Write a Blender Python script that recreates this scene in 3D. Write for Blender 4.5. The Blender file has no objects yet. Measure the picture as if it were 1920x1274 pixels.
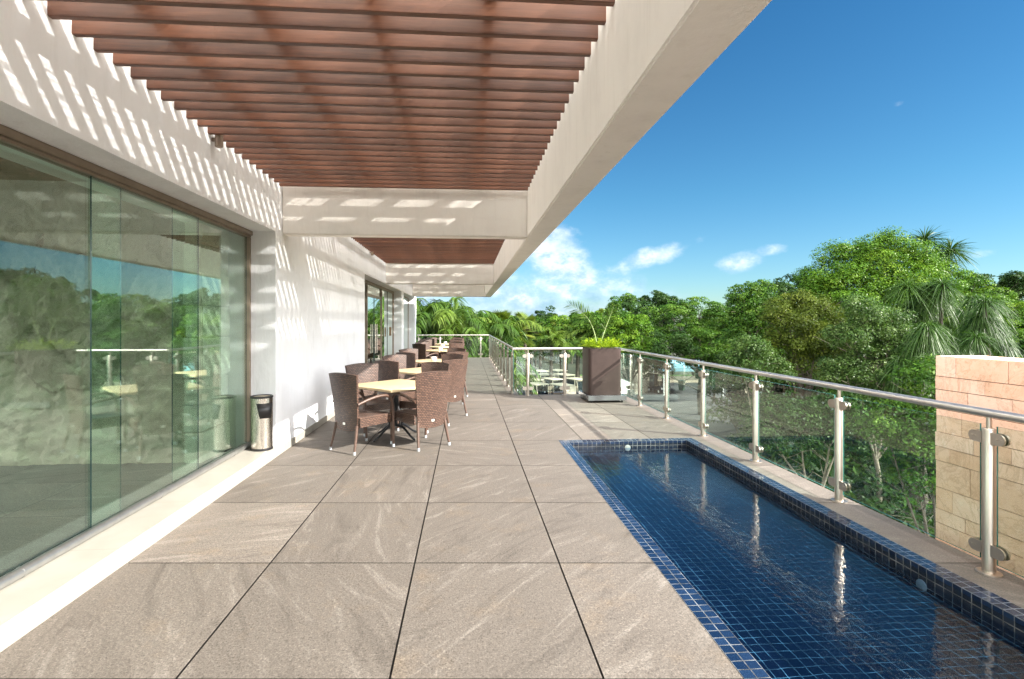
import bpy, bmesh, math, random
import numpy as np
from mathutils import Vector, Matrix
S = bpy.context.scene
C = S.collection
R = math.radians
PI = math.pi
rng = np.random.default_rng(7)
random.seed(7)

# ------------------------------------------------------------------ camera
YAW = math.atan(0.085)
SN, CS = math.sin(YAW), math.cos(YAW)
EYE = 1.6
cam_d = bpy.data.cameras.new('camera')
cam_d.sensor_width = 36.0
cam_d.lens = 18.75
cam_d.shift_y = -32.0 / 1920.0
cam_d.clip_start = 0.05
cam_d.clip_end = 4000
cam = bpy.data.objects.new('camera', cam_d)
C.objects.link(cam)
cam.location = (0, 0, EYE)
cam.rotation_euler = (R(90), 0, -YAW)
S.camera = cam

# ------------------------------------------------------------------ light
SUN_EL = R(31.8)
SUN_AZ = math.atan2(0.875, -0.484)          # from +Y towards +X
sun_dir = Vector((math.sin(SUN_AZ) * math.cos(SUN_EL), math.cos(SUN_AZ) * math.cos(SUN_EL), math.sin(SUN_EL)))
sl = bpy.data.lights.new('sun', 'SUN')
sl.energy = 3.2
sl.angle = R(0.8)
sl.color = (1.0, 0.945, 0.86)
sun = bpy.data.objects.new('sun', sl)
C.objects.link(sun)
sun.rotation_euler = sun_dir.to_track_quat('Z', 'Y').to_euler()
S.view_settings.view_transform = 'Standard'
S.view_settings.look = 'None'
S.view_settings.gamma = 1
S.view_settings.exposure = 2.38
S.cycles.use_denoising = True
S.cycles.denoising_prefilter = 'NONE'
S.cycles.max_bounces = 10
S.cycles.diffuse_bounces = 5
S.cycles.glossy_bounces = 5
S.cycles.transparent_max_bounces = 32
S.cycles.sample_clamp_indirect = 6.0
S.cycles.caustics_reflective = False
S.cycles.caustics_refractive = False
S.cycles.use_adaptive_sampling = False

# node helper
class NT:
    def __init__(s, tree):
        s.t = tree
        s.n = tree.nodes
        s.l = tree.links
    def new(s, typ, **kw):
        n = s.n.new(typ)
        for k, v in kw.items():
            setattr(n, k, v)
        return n
    def put(s, sock, v):
        if hasattr(v, 'is_linked') or isinstance(v, bpy.types.NodeSocket):
            s.l.new(v, sock)
        else:
            if isinstance(v, (tuple, list)) and len(v) == 3 and sock.type == 'RGBA':
                v = tuple(v) + (1,)
            sock.default_value = v
    def math(s, op, a, b=0.0, c=None, clamp=False):
        n = s.new('ShaderNodeMath', operation=op)
        n.use_clamp = clamp
        s.put(n.inputs[0], a)
        s.put(n.inputs[1], b)
        if c is not None:
            s.put(n.inputs[2], c)
        return n.outputs[0]
    def mix(s, f, a, b, blend='MIX'):
        n = s.new('ShaderNodeMix', data_type='RGBA', blend_type=blend)
        s.put(n.inputs[0], f)
        s.put(n.inputs[6], a)
        s.put(n.inputs[7], b)
        return n.outputs[2]
    def ramp(s, f, pts, interp='LINEAR'):
        n = s.new('ShaderNodeValToRGB')
        cr = n.color_ramp
        cr.interpolation = interp
        while len(cr.elements) < len(pts):
            cr.elements.new(0.5)
        for e, (p, c) in zip(cr.elements, pts):
            e.position = p
            e.color = (c, c, c, 1) if isinstance(c, (int, float)) else tuple(c) + (1,)
        s.put(n.inputs[0], f)
        return n.outputs[0]
    def noise(s, vec=None, scale=5.0, detail=4.0, rough=0.55, dist=0.0, out=0):
        n = s.new('ShaderNodeTexNoise')
        if vec is not None:
            s.put(n.inputs['Vector'], vec)
        n.inputs['Scale'].default_value = scale
        n.inputs['Detail'].default_value = detail
        n.inputs['Roughness'].default_value = rough
        n.inputs['Distortion'].default_value = dist
        return n.outputs[out]
    def mapping(s, vec, scale=(1, 1, 1), rot=(0, 0, 0), loc=(0, 0, 0)):
        n = s.new('ShaderNodeMapping')
        s.put(n.inputs[0], vec)
        n.inputs['Scale'].default_value = scale
        n.inputs['Rotation'].default_value = rot
        n.inputs['Location'].default_value = loc
        return n.outputs[0]
    def vadd(s, a, b, op='ADD'):
        n = s.new('ShaderNodeVectorMath', operation=op)
        s.put(n.inputs[0], a)
        s.put(n.inputs[1], b)
        return n.outputs[0]
    def vscale(s, a, f):
        n = s.new('ShaderNodeVectorMath', operation='SCALE')
        s.put(n.inputs[0], a)
        n.inputs[3].default_value = f
        return n.outputs[0]
    def sep(s, v):
        n = s.new('ShaderNodeSeparateXYZ')
        s.put(n.inputs[0], v)
        return n.outputs
    def coord(s, which='Object'):
        return s.new('ShaderNodeTexCoord').outputs[which]
    def attr(s, name, out='Fac'):
        n = s.new('ShaderNodeAttribute', attribute_name=name)
        return n.outputs[out]
    def bump(s, h, strength=0.3, dist=0.01, normal=None):
        n = s.new('ShaderNodeBump')
        n.inputs['Strength'].default_value = strength
        n.inputs['Distance'].default_value = dist
        s.put(n.inputs['Height'], h)
        if normal is not None:
            s.put(n.inputs['Normal'], normal)
        return n.outputs[0]

# ------------------------------------------------------------------ sky with clouds
W = bpy.data.worlds.new('World')
S.world = W
W.use_nodes = True
w = NT(W.node_tree)
w.n.clear()
sky = w.new('ShaderNodeTexSky', sky_type='NISHITA')
sky.sun_disc = False
sky.sun_elevation = SUN_EL
sky.sun_rotation = SUN_AZ
sky.altitude = 0
sky.air_density = 1.0
sky.dust_density = 0.25
sky.ozone_density = 2.2
hs = w.new('ShaderNodeHueSaturation')
hs.inputs['Saturation'].default_value = 1.12
hs.inputs['Value'].default_value = 0.43
w.put(hs.inputs['Color'], sky.outputs[0])
d = w.coord('Generated')
dx, dy, dz = w.sep(d)
az = w.math('ARCTAN2', dx, dy)
el = w.math('ARCSINE', dz)
nv = w.new('ShaderNodeCombineXYZ')
w.put(nv.inputs[0], az); w.put(nv.inputs[1], el)
nvec = nv.outputs[0]
n1 = w.noise(w.mapping(nvec, (1, 1.5, 1)), 11, 9, 0.6)
n2 = w.noise(w.mapping(nvec, (1, 1.6, 1), loc=(3, 1, 0)), 24, 6, 0.6)
def px_az(px):
    return YAW + math.atan((px - 960) / 1000.0)
def px_el(px, py):
    return math.atan((605 - py) / 1000.0 * math.cos(math.atan((px - 960) / 1000.0)))
blobs = [  # px, py, rx, ry (pixels), tilt, strength
    (980, 560, 260, 85, 0, 1.0), (1040, 480, 75, 62, 0, 1.05), (1110, 525, 120, 52, -.3, .85),
    (1165, 505, 55, 26, .5, .7), (1225, 480, 82, 24, .3, .95), (1275, 463, 60, 17, .2, .6),
    (1385, 492, 60, 25, .1, .74), (1450, 470, 45, 15, .1, .66), (1684, 195, 22, 10, 0, .30),
    (1200, 555, 120, 34, 0, .55), (1340, 590, 230, 20, 0, .35), (1780, 480, 190, 16, 0, .02), (760, 560, 300, 90, 0, .9),
    (450, 520, 280, 80, .2, .5)]
mask = None
for (px, py, rx, ry, tl, st) in blobs:
    a0, e0 = px_az(px), px_el(px, py)
    k = math.cos(math.atan((px - 960) / 1000.0))
    ra, re = rx / 1000.0 * k * k, ry / 1000.0 * k
    u = w.math('SUBTRACT', az, a0)
    v = w.math('SUBTRACT', el, e0)
    v = w.math('SUBTRACT', v, w.math('MULTIPLY', u, tl))
    u = w.math('POWER', w.math('MULTIPLY', u, 1 / ra), 2.0)
    v = w.math('POWER', w.math('MULTIPLY', v, 1 / re), 2.0)
    q = w.math('SUBTRACT', 1.0, w.math('ADD', u, v))
    q = w.math('ADD', w.math('MAXIMUM', q, -5.0), (st - 1.0) * 1.1)
    mask = q if mask is None else w.math('MAXIMUM', mask, q)
dens = w.math('ADD', w.math('MULTIPLY', mask, 0.66), w.math('MULTIPLY', w.math('SUBTRACT', n1, 0.52), 2.2))
cov = w.new('ShaderNodeMapRange', interpolation_type='SMOOTHSTEP')
cov.inputs[1].default_value = -0.05
cov.inputs[2].default_value = 0.92
w.put(cov.inputs[0], dens)
shade = w.math('ADD', w.math('MULTIPLY', n2, 1.3), w.math('MULTIPLY', el, 2.6))
ccol = w.ramp(shade, [(0.55, (0.9, 1.5, 2.2)), (0.80, (1.7, 2.2, 2.9)), (1.12, (3.2, 3.3, 3.4))])
fade = w.math('MULTIPLY', cov.outputs[0], 0.88)
tint = w.ramp(dz, [(0.0, (0.62, 0.80, 0.93)), (0.22, (0.42, 0.77, 0.86)), (0.7, (0.19, 0.60, 0.79))])
skyb = w.mix(1.0, hs.outputs[0], tint, 'MULTIPLY')
skyc = w.mix(fade, skyb, ccol)
# added cloud glow, unseen behind and above the viewpoint, to fill the shade
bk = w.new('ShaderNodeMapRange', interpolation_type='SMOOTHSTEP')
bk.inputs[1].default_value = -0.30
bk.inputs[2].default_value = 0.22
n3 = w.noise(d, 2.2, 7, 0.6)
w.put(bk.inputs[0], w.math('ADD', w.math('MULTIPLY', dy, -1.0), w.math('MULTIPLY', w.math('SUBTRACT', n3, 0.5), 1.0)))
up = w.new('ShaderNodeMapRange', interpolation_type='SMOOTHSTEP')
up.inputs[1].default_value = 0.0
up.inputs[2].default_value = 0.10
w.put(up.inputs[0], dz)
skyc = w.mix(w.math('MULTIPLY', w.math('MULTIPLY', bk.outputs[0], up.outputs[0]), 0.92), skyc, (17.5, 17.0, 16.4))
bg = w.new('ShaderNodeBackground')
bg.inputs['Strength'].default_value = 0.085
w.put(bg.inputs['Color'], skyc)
wo = w.new('ShaderNodeOutputWorld')
w.l.new(bg.outputs[0], wo.inputs[0])

# ------------------------------------------------------------------ materials
MATS = {}
def mat(name):
    m = bpy.data.materials.new(name)
    m.use_nodes = True
    t = NT(m.node_tree)
    b = t.n['Principled BSDF']
    MATS[name] = m
    return m, t, b

def simple(name, col, rough=0.6, metal=0.0, var=0.12, scale=14, bump=0.0, spec=0.5):
    m, t, b = mat(name)
    o = t.coord()
    n = t.noise(o, scale, 5, 0.6)
    dk = tuple(c * (1 - var) for c in col)
    lt = tuple(min(1, c * (1 + var)) for c in col)
    t.put(b.inputs['Base Color'], t.ramp(n, [(0.3, dk), (0.7, lt)]))
    b.inputs['Roughness'].default_value = rough
    b.inputs['Metallic'].default_value = metal
    b.inputs['Specular IOR Level'].default_value = spec
    if bump:
        t.put(b.inputs['Normal'], t.bump(n, bump, 0.01))
    return m

# painted plaster
def plaster(name, col, amt=0.25):
    m, t, b = mat(name)
    o = t.coord()
    big = t.noise(o, 1.3, 6, 0.6)
    mid = t.noise(t.mapping(o, (1, 1, .35)), 5, 6, 0.65)
    fine = t.noise(o, 42, 4, 0.6)
    f = t.math('ADD', t.math('MULTIPLY', big, .6), t.math('MULTIPLY', mid, .4))
    pc = t.ramp(f, [(0.3, tuple(c * .88 for c in col)), (0.5, col), (0.75, tuple(min(1, c * 1.04) for c in col))])
    drip = t.ramp(t.noise(t.mapping(o, (5, 5, .35)), 3, 5, 0.65), [(0.56, 0.0), (0.74, 1.0)])
    t.put(b.inputs['Base Color'], t.mix(t.math('MULTIPLY', drip, 0.16), pc, tuple(c * f_ for c, f_ in zip(col, (.55, .52, .46)))))
    b.inputs['Roughness'].default_value = 0.75
    b.inputs['Specular IOR Level'].default_value = 0.3
    n = t.bump(mid, amt, 0.03)
    t.put(b.inputs['Normal'], t.bump(fine, 0.12, 0.004, n))
    return m
M_wall = plaster('white_plaster', (0.88, 0.90, 0.935), 0.45)
M_beam = plaster('beam_plaster', (0.90, 0.875, 0.83), 0.22)
M_inner = plaster('interior_plaster', (0.62, 0.62, 0.56), 0.1)
M_ceil = plaster('ceiling_plaster', (0.85, 0.86, 0.84), 0.05)

# cream stone of sill and skirting
def sillmat():
    m, t, b = mat('cream_marble')
    o = t.coord()
    f = t.noise(o, 3, 6, 0.6, 0.6)
    y = t.sep(o)[1]
    j = t.math('ABSOLUTE', t.math('SUBTRACT', t.math('FRACT', t.math('MULTIPLY', y, 1 / 0.92)), 0.5))
    line = t.math('GREATER_THAN', j, 0.4975)
    c = t.ramp(f, [(0.3, (0.29, 0.275, 0.24)), (0.7, (0.34, 0.325, 0.29))])
    t.put(b.inputs['Base Color'], t.mix(line, c, (0.25, 0.22, 0.17)))
    b.inputs['Roughness'].default_value = 0.35
    return m
M_sill = sillmat()

# stone floor tiles (per tile tone and offset from the colour attribute)
def floormat(name, base, dark, light):
    m, t, b = mat(name)
    o = t.coord()
    at = t.attr('tile', 'Color')
    r, g, bl = t.sep(at)
    off = t.vscale(at, 23.0)
    p = t.vadd(o, off)
    ang = t.new('ShaderNodeVectorRotate', rotation_type='Z_AXIS')
    t.put(ang.inputs['Vector'], p)
    t.put(ang.inputs['Angle'], t.math('ADD', t.math('MULTIPLY', g, 2.6), -0.9))
    pr = ang.outputs[0]
    flow = t.noise(t.mapping(pr, (1.0, 5.5, 1)), 1.15, 8, 0.66, 1.1)
    flow2 = t.noise(t.mapping(pr, (.6, 4.0, 1), loc=(7, 3, 0)), 1.25, 9, 0.66, 1.4)
    grain = t.noise(o, 105, 3, 0.8)
    grain2 = t.noise(o, 48, 3, 0.75)
    c = t.ramp(flow, [(0.30, dark), (0.46, base), (0.56, base), (0.70, light)])
    vein = t.ramp(flow2, [(0.57, 0.0), (0.66, 0.9), (0.76, 0.25)])
    c = t.mix(t.math('MULTIPLY', vein, 0.18), c, tuple(min(1, x * 1.35) for x in light))
    warm = t.ramp(t.noise(pr, 2.2, 6, .7), [(0.55, 0.0), (0.75, 1.0)])
    c = t.mix(t.math('MULTIPLY', warm, 0.22), c, (0.25, 0.17, 0.09))
    sp = t.ramp(t.math('ADD', t.math('MULTIPLY', grain, .6), t.math('MULTIPLY', grain2, .4)), [(0.36, 0.34), (0.46, 0.84), (0.55, 1.08), (0.66, 1.75)])
    c = t.mix(1.0, c, sp, 'MULTIPLY')
    tone = t.math('ADD', t.math('MULTIPLY', r, 0.36), 0.82)
    tn = t.new('ShaderNodeCombineXYZ')
    for i in range(3):
        t.put(tn.inputs[i], tone)
    c = t.mix(1.0, c, tn.outputs[0], 'MULTIPLY')
    st = t.ramp(t.noise(t.mapping(o, (1, 1, 1), loc=(3, 5, 0)), 0.8, 6, 0.62, 0.8), [(0.50, 0.0), (0.66, 1.0)])
    c = t.mix(t.math('MULTIPLY', st, 0.20), c, tuple(x * .62 for x in dark))
    t.put(b.inputs['Base Color'], c)
    t.put(b.inputs['Roughness'], t.ramp(grain2, [(0.3, 0.55), (0.7, 0.8)]))
    b.inputs['Specular IOR Level'].default_value = 0.35
    nb = t.bump(grain, 0.25, 0.004)
    t.put(b.inputs['Normal'], t.bump(flow2, 0.2, 0.01, nb))
    return m
M_floor = floormat('terrace_stone', (0.138, 0.120, 0.103), (0.096, 0.083, 0.071), (0.205, 0.184, 0.162))
M_floor_in = floormat('interior_stone', (0.20, 0.20, 0.185), (0.13, 0.13, 0.12), (0.30, 0.30, 0.28))
M_joint = simple('dark_joint', (0.018, 0.016, 0.014), 0.9)

# slats
def woodmat(name, a, bcol, sc=(0.6, 14, 14)):
    m, t, b = mat(name)
    o = t.coord()
    g = t.noise(t.mapping(o, sc), 5, 9, 0.7, 0.5)
    cell = t.math('FLOOR', t.math('MULTIPLY', t.math('SUBTRACT', t.sep(o)[1], 0.05), 1 / 0.18))
    wn = t.new('ShaderNodeTexWhiteNoise', noise_dimensions='1D')
    t.put(wn.inputs['W'], cell)
    big = t.noise(t.mapping(o, (0.9, 5, 1)), 1.6, 3)
    f = t.math('ADD', t.math('MULTIPLY', g, .55), t.math('ADD', t.math('MULTIPLY', wn.outputs[0], .20), t.math('MULTIPLY', big, .16)))
    t.put(b.inputs['Base Color'], t.ramp(f, [(0.3, a), (0.75, bcol)]))
    b.inputs['Roughness'].default_value = 0.45
    t.put(b.inputs['Normal'], t.bump(g, 0.15, 0.004))
    return m
M_slat = woodmat('red_brown_timber', (0.064, 0.024, 0.013), (0.225, 0.090, 0.047))
def reedmat():
    m, t, b = mat('straw_reed')
    out = [n for n in t.n if n.type == 'OUTPUT_MATERIAL'][0]
    b.inputs['Base Color'].default_value = (0.72, 0.66, 0.55, 1)
    b.inputs['Roughness'].default_value = 0.8
    tl = t.new('ShaderNodeBsdfTranslucent')
    tl.inputs[0].default_value = (0.95, 0.93, 0.88, 1)
    mx = t.new('ShaderNodeMixShader')
    mx.inputs[0].default_value = 0.80
    t.l.new(b.outputs[0], mx.inputs[1])
    t.l.new(tl.outputs[0], mx.inputs[2])
    t.l.new(mx.outputs[0], out.inputs[0])
    return m
M_reed = reedmat()
M_table = woodmat('pale_cream_laminate', (0.50, 0.385, 0.225), (0.57, 0.45, 0.28), (2, 20, 2))

# metals
def steel(name, col, rough, stretch=(60, 60, 2)):
    m, t, b = mat(name)
    o = t.coord()
    n = t.noise(t.mapping(o, stretch), 6, 4, 0.6)
    t.put(b.inputs['Base Color'], t.ramp(n, [(0.3, tuple(c * .86 for c in col)), (0.7, col)]))
    b.inputs['Metallic'].default_value = 1.0
    t.put(b.inputs['Roughness'], t.ramp(n, [(0.3, rough * .8), (0.7, rough * 1.25)]))
    return m
M_steel = steel('brushed_steel', (0.50, 0.45, 0.39), 0.36)
M_rail = steel('brushed_steel_rail', (0.66, 0.62, 0.57), 0.42, (60, 3, 60))
M_bin = steel('polished_steel', (0.66, 0.61, 0.54), 0.24, (40, 40, 3))
M_bronze = simple('bronze_aluminium', (0.30, 0.24, 0.19), 0.42, 0.5, 0.12, 8)
M_alu = simple('grey_aluminium', (0.42, 0.42, 0.41), 0.4, 0.8, 0.1)
M_rust = simple('rust_stain', (0.36, 0.17, 0.06), 0.8, 0.2, 0.4, 60)

# glass: thin architectural sheet, with tinted cut edges
def glass(name, tint, refl=1.0, base=0.045):
    m, t, b = mat(name)
    t.n.remove(b)
    out = [n for n in t.n if n.type == 'OUTPUT_MATERIAL'][0]
    lw = t.new('ShaderNodeLayerWeight')
    lw.inputs['Blend'].default_value = 0.5
    fr = t.math('MULTIPLY_ADD', t.math('POWER', lw.outputs['Facing'], 4.6), 0.95, base)
    f = t.math('MULTIPLY', fr, refl, clamp=True)
    tr = t.new('ShaderNodeBsdfTransparent')
    tr.inputs[0].default_value = tint + (1,)
    gl = t.new('ShaderNodeBsdfGlossy')
    gl.inputs['Roughness'].default_value = 0.0
    gl.inputs['Color'].default_value = (0.93, 1.0, 0.97, 1)
    mx = t.new('ShaderNodeMixShader')
    t.put(mx.inputs[0], f)
    t.l.new(tr.outputs[0], mx.inputs[1])
    t.l.new(gl.outputs[0], mx.inputs[2])
    t.l.new(mx.outputs[0], out.inputs[0])
    return m
M_glass = glass('clear_green_glass', (0.88, 0.945, 0.915), 1.9, 0.022)
M_winglass = glass('window_glass', (0.87, 0.965, 0.915), 1.9)
M_cartglass = glass('cart_screen', (0.35, 0.40, 0.43), 0.4)
M_lens = simple('grey_lens', (0.20, 0.22, 0.21), 0.2)
M_edge = simple('green_glass_edge', (0.05, 0.17, 0.15), 0.15, 0, 0.1)
M_edge_w = simple('dark_glass_edge', (0.035, 0.075, 0.075), 0.15, 0, 0.1)

# pool tiles (grid through UV in metres)
def pooltile(name, c1, c2, grout, size=0.062, mortar=0.003, wob=0.0, rough=0.08):
    m, t, b = mat(name)
    uv = t.coord('UV')
    vec = uv
    if wob:
        nz = t.noise(uv, 7, 2, 0.5, 0, 1)
        vec = t.vadd(uv, t.vscale(t.vadd(nz, (0.5, 0.5, 0.5), 'SUBTRACT'), wob))
    br = t.new('ShaderNodeTexBrick')
    br.offset = 0.0
    br.squash = 1.0
    t.put(br.inputs['Vector'], vec)
    br.inputs['Scale'].default_value = 1.0
    br.inputs['Brick Width'].default_value = size
    br.inputs['Row Height'].default_value = size
    br.inputs['Mortar Size'].default_value = mortar
    br.inputs['Mortar Smooth'].default_value = 0.2
    br.inputs['Color1'].default_value = c1 + (1,)
    br.inputs['Color2'].default_value = c2 + (1,)
    gn = t.noise(uv, 9, 3, .6)
    gc = t.mix(t.ramp(gn, [(0.42, 0.0), (0.66, 1.0)]), tuple(x * .22 for x in grout), grout)
    t.put(br.inputs['Mortar'], gc)
    t.put(b.inputs['Base Color'], br.outputs[0])
    t.put(b.inputs['Roughness'], t.math('ADD', t.math('MULTIPLY', br.outputs[1], 0.5), rough))
    t.put(b.inputs['Normal'], t.bump(t.math('SUBTRACT', 1.0, br.outputs[1]), 0.35, 0.003))
    return m
M_poolbed = pooltile('pool_bed_tile', (0.0008, 0.0015, 0.005), (0.002, 0.0035, 0.009), (0.11, 0.24, 0.27), 0.066, 0.0021, 0.028, 0.3)
M_coping = pooltile('coping_tile', (0.004, 0.011, 0.030), (0.010, 0.023, 0.055), (0.17, 0.185, 0.20), 0.062, 0.0032)
M_poolside = pooltile('pool_wall_tile', (0.006, 0.010, 0.018), (0.014, 0.020, 0.032), (0.13, 0.13, 0.125), 0.062, 0.0032)
def watermat():
    m, t, b = mat('pool_water')
    t.n.remove(b)
    out = [n for n in t.n if n.type == 'OUTPUT_MATERIAL'][0]
    o = t.coord()
    a = t.noise(t.mapping(o, (1, .8, 1)), 7, 3, 0.55, .4)
    c = t.noise(t.mapping(o, (1, .7, 1)), 26, 2, 0.5)
    h = t.math('ADD', a, t.math('MULTIPLY', c, 0.28))
    bp = t.bump(h, 0.10, 0.03)
    lw = t.new('ShaderNodeLayerWeight')
    lw.inputs['Blend'].default_value = 0.5
    t.put(lw.inputs['Normal'], bp)
    fr = t.math('MULTIPLY_ADD', t.math('POWER', lw.outputs['Facing'], 5.0), 0.97, 0.03)
    tr = t.new('ShaderNodeBsdfTransparent')
    tr.inputs[0].default_value = (0.52, 0.68, 0.86, 1)
    gl = t.new('ShaderNodeBsdfGlossy')
    gl.inputs['Roughness'].default_value = 0.01
    t.put(gl.inputs['Normal'], bp)
    mx = t.new('ShaderNodeMixShader')
    t.put(mx.inputs[0], t.math('MULTIPLY', fr, 0.85, clamp=True))
    t.l.new(tr.outputs[0], mx.inputs[1])
    t.l.new(gl.outputs[0], mx.inputs[2])
    t.l.new(mx.outputs[0], out.inputs[0])
    return m
M_water = watermat()

# wicker
def wicker():
    m, t, b = mat('brown_wicker')
    uv = t.coord('UV')
    br = t.new('ShaderNodeTexBrick')
    br.offset = 0.5
    t.put(br.inputs['Vector'], uv)
    br.inputs['Scale'].default_value = 1.0
    br.inputs['Brick Width'].default_value = 0.042
    br.inputs['Row Height'].default_value = 0.021
    br.inputs['Mortar Size'].default_value = 0.0045
    br.inputs['Mortar Smooth'].default_value = 0.6
    br.inputs['Color1'].default_value = (0.132, 0.075, 0.052, 1)
    br.inputs['Color2'].default_value = (0.066, 0.036, 0.026, 1)
    br.inputs['Mortar'].default_value = (0.014, 0.007, 0.006, 1)
    t.put(b.inputs['Base Color'], br.outputs[0])
    b.inputs['Roughness'].default_value = 0.42
    t.put(b.inputs['Normal'], t.bump(t.math('SUBTRACT', 1.0, br.outputs[1]), 0.9, 0.006))
    return m
M_wicker = wicker()
M_cane = simple('brown_cane_wrap', (0.070, 0.038, 0.026), 0.42, 0, 0.3, 70, 0.3)
M_cap = simple('grey_plastic', (0.36, 0.38, 0.40), 0.5)
M_iron = simple('black_iron', (0.012, 0.012, 0.014), 0.4, 0.3)
M_badge = simple('pale_badge', (0.62, 0.60, 0.56), 0.35, 0.5)
M_black = simple('black_plastic', (0.012, 0.012, 0.014), 0.35)
M_gravel = simple('ash_gravel', (0.42, 0.36, 0.28), 0.9, 0, 0.6, 160, 0.8)
M_white = simple('white_ceramic', (0.80, 0.80, 0.78), 0.2, 0, 0.03)
M_planter = simple('brown_planter_metal', (0.040, 0.028, 0.025), 0.5, 0.0, 0.14, 5, 0.05, 0.15)
M_tray = simple('grey_tray', (0.16, 0.165, 0.17), 0.25, 0.5, 0.1, 5)
M_soil = simple('dark_soil', (0.030, 0.022, 0.014), 0.95, 0, 0.5, 9, 0.6)
M_curtain = simple('pale_curtain', (0.62, 0.68, 0.62), 0.8, 0, 0.06)
M_brown = simple('brown_door_pull', (0.30, 0.20, 0.12), 0.5)

# stone wall of pink-beige blocks
def blockmat():
    m, t, b = mat('pink_beige_stone')
    o = t.coord()
    at = t.attr('tone')
    n = t.noise(o, 6, 8, 0.65, 0.5)
    f = t.noise(o, 45, 5, 0.7)
    v = t.ramp(t.noise(o, 3.2, 7, 0.7, 1.4), [(0.47, 0.0), (0.505, 1.0), (0.54, 0.0)])
    k = t.math('ADD', t.math('MULTIPLY', n, .6), t.math('ADD', t.math('MULTIPLY', at, .28), .11))
    c = t.ramp(k, [(0.22, (0.62, 0.34, 0.21)), (0.5, (0.80, 0.49, 0.35)), (0.75, (0.88, 0.59, 0.47)), (0.95, (0.92, 0.75, 0.64))])
    c = t.mix(t.math('MULTIPLY', v, .35), c, (0.36, 0.20, 0.10))
    pits = t.ramp(f, [(0.30, 0.55), (0.38, 1.0)])
    c = t.mix(1.0, c, pits, 'MULTIPLY')
    t.put(b.inputs['Base Color'], c)
    b.inputs['Roughness'].default_value = 0.85
    t.put(b.inputs['Normal'], t.bump(t.math('ADD', f, n), 0.35, 0.012))
    return m
M_block = blockmat()
M_mortar = simple('grey_mortar', (0.15, 0.095, 0.06), 0.95, 0, 0.3, 30)
# interior rough stone
def roughstone():
    m, t, b = mat('olive_rough_stone')
    o = t.coord()
    at = t.attr('tone')
    n = t.noise(o, 2.0, 8, 0.65, 0.6)
    f = t.noise(o, 22, 8, 0.72)
    cr = t.attr('crack')
    k = t.math('ADD', t.math('MULTIPLY', n, .7), t.math('MULTIPLY', at, .35))
    c = t.ramp(k, [(0.3, (0.27, 0.245, 0.185)), (0.55, (0.38, 0.35, 0.27)), (0.8, (0.50, 0.47, 0.37))])
    c = t.mix(t.math('MULTIPLY', cr, 0.30), c, (0.07, 0.06, 0.04))
    t.put(b.inputs['Base Color'], c)
    b.inputs['Roughness'].default_value = 0.9
    t.put(b.inputs['Normal'], t.bump(f, 0.8, 0.025))
    return m
M_rough = roughstone()
M_jamb = simple('pale_limestone', (0.62, 0.60, 0.50), 0.85, 0, 0.15, 20, 0.4)

# ground
def groundmat(name, cols, sc, bumpy=0.4):
    m, t, b = mat(name)
    o = t.coord()
    a = t.noise(o, sc, 8, 0.65)
    f = t.noise(o, sc * 14, 5, 0.7)
    k = t.math('ADD', t.math('MULTIPLY', a, .65), t.math('MULTIPLY', f, .35))
    t.put(b.inputs['Base Color'], t.ramp(k, [(0.35, cols[0]), (0.5, cols[1]), (0.65, cols[2])]))
    b.inputs['Roughness'].default_value = 0.9
    t.put(b.inputs['Normal'], t.bump(f, bumpy, 0.05))
    return m
M_earth = groundmat('leaf_litter_earth', ((0.010, 0.013, 0.006), (0.020, 0.024, 0.010), (0.035, 0.03, 0.016)), 0.6)
M_yard = groundmat('tan_paving', ((0.20, 0.165, 0.115), (0.25, 0.205, 0.15), (0.29, 0.245, 0.18)), 0.4, 0.1)
M_asphalt = groundmat('grey_asphalt', ((0.045, 0.047, 0.05), (0.058, 0.06, 0.062), (0.075, 0.076, 0.078)), 0.7, 0.2)
M_lawn = groundmat('lawn', ((0.05, 0.11, 0.015), (0.07, 0.15, 0.02), (0.10, 0.19, 0.03)), 1.5)
M_conc = groundmat('pale_concrete', ((0.26, 0.235, 0.19), (0.33, 0.30, 0.245), (0.38, 0.355, 0.30)), 0.8, 0.15)
M_kerb = groundmat('grey_concrete', ((0.20, 0.20, 0.19), (0.26, 0.26, 0.25), (0.32, 0.32, 0.31)), 0.8, 0.15)
M_tent = simple('pale_blue_canvas', (0.15, 0.30, 0.38), 0.8, 0, 0.05, 3)
M_cartroof = simple('cream_plastic', (0.46, 0.42, 0.33), 0.4, 0, 0.05)
M_cartseat = simple('tan_vinyl', (0.16, 0.13, 0.09), 0.5)
M_cartbody = simple('dark_blue_paint', (0.012, 0.016, 0.026), 0.3)
M_tyre = simple('tyre_rubber', (0.012, 0.012, 0.012), 0.8)
M_bag = simple('black_bag', (0.016, 0.016, 0.02), 0.6)
M_green = simple('green_cloth', (0.03, 0.50, 0.10), 0.7)
M_pot = simple('glazed_dark_pot', (0.05, 0.06, 0.07), 0.2, 0, 0.3, 8)

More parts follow.
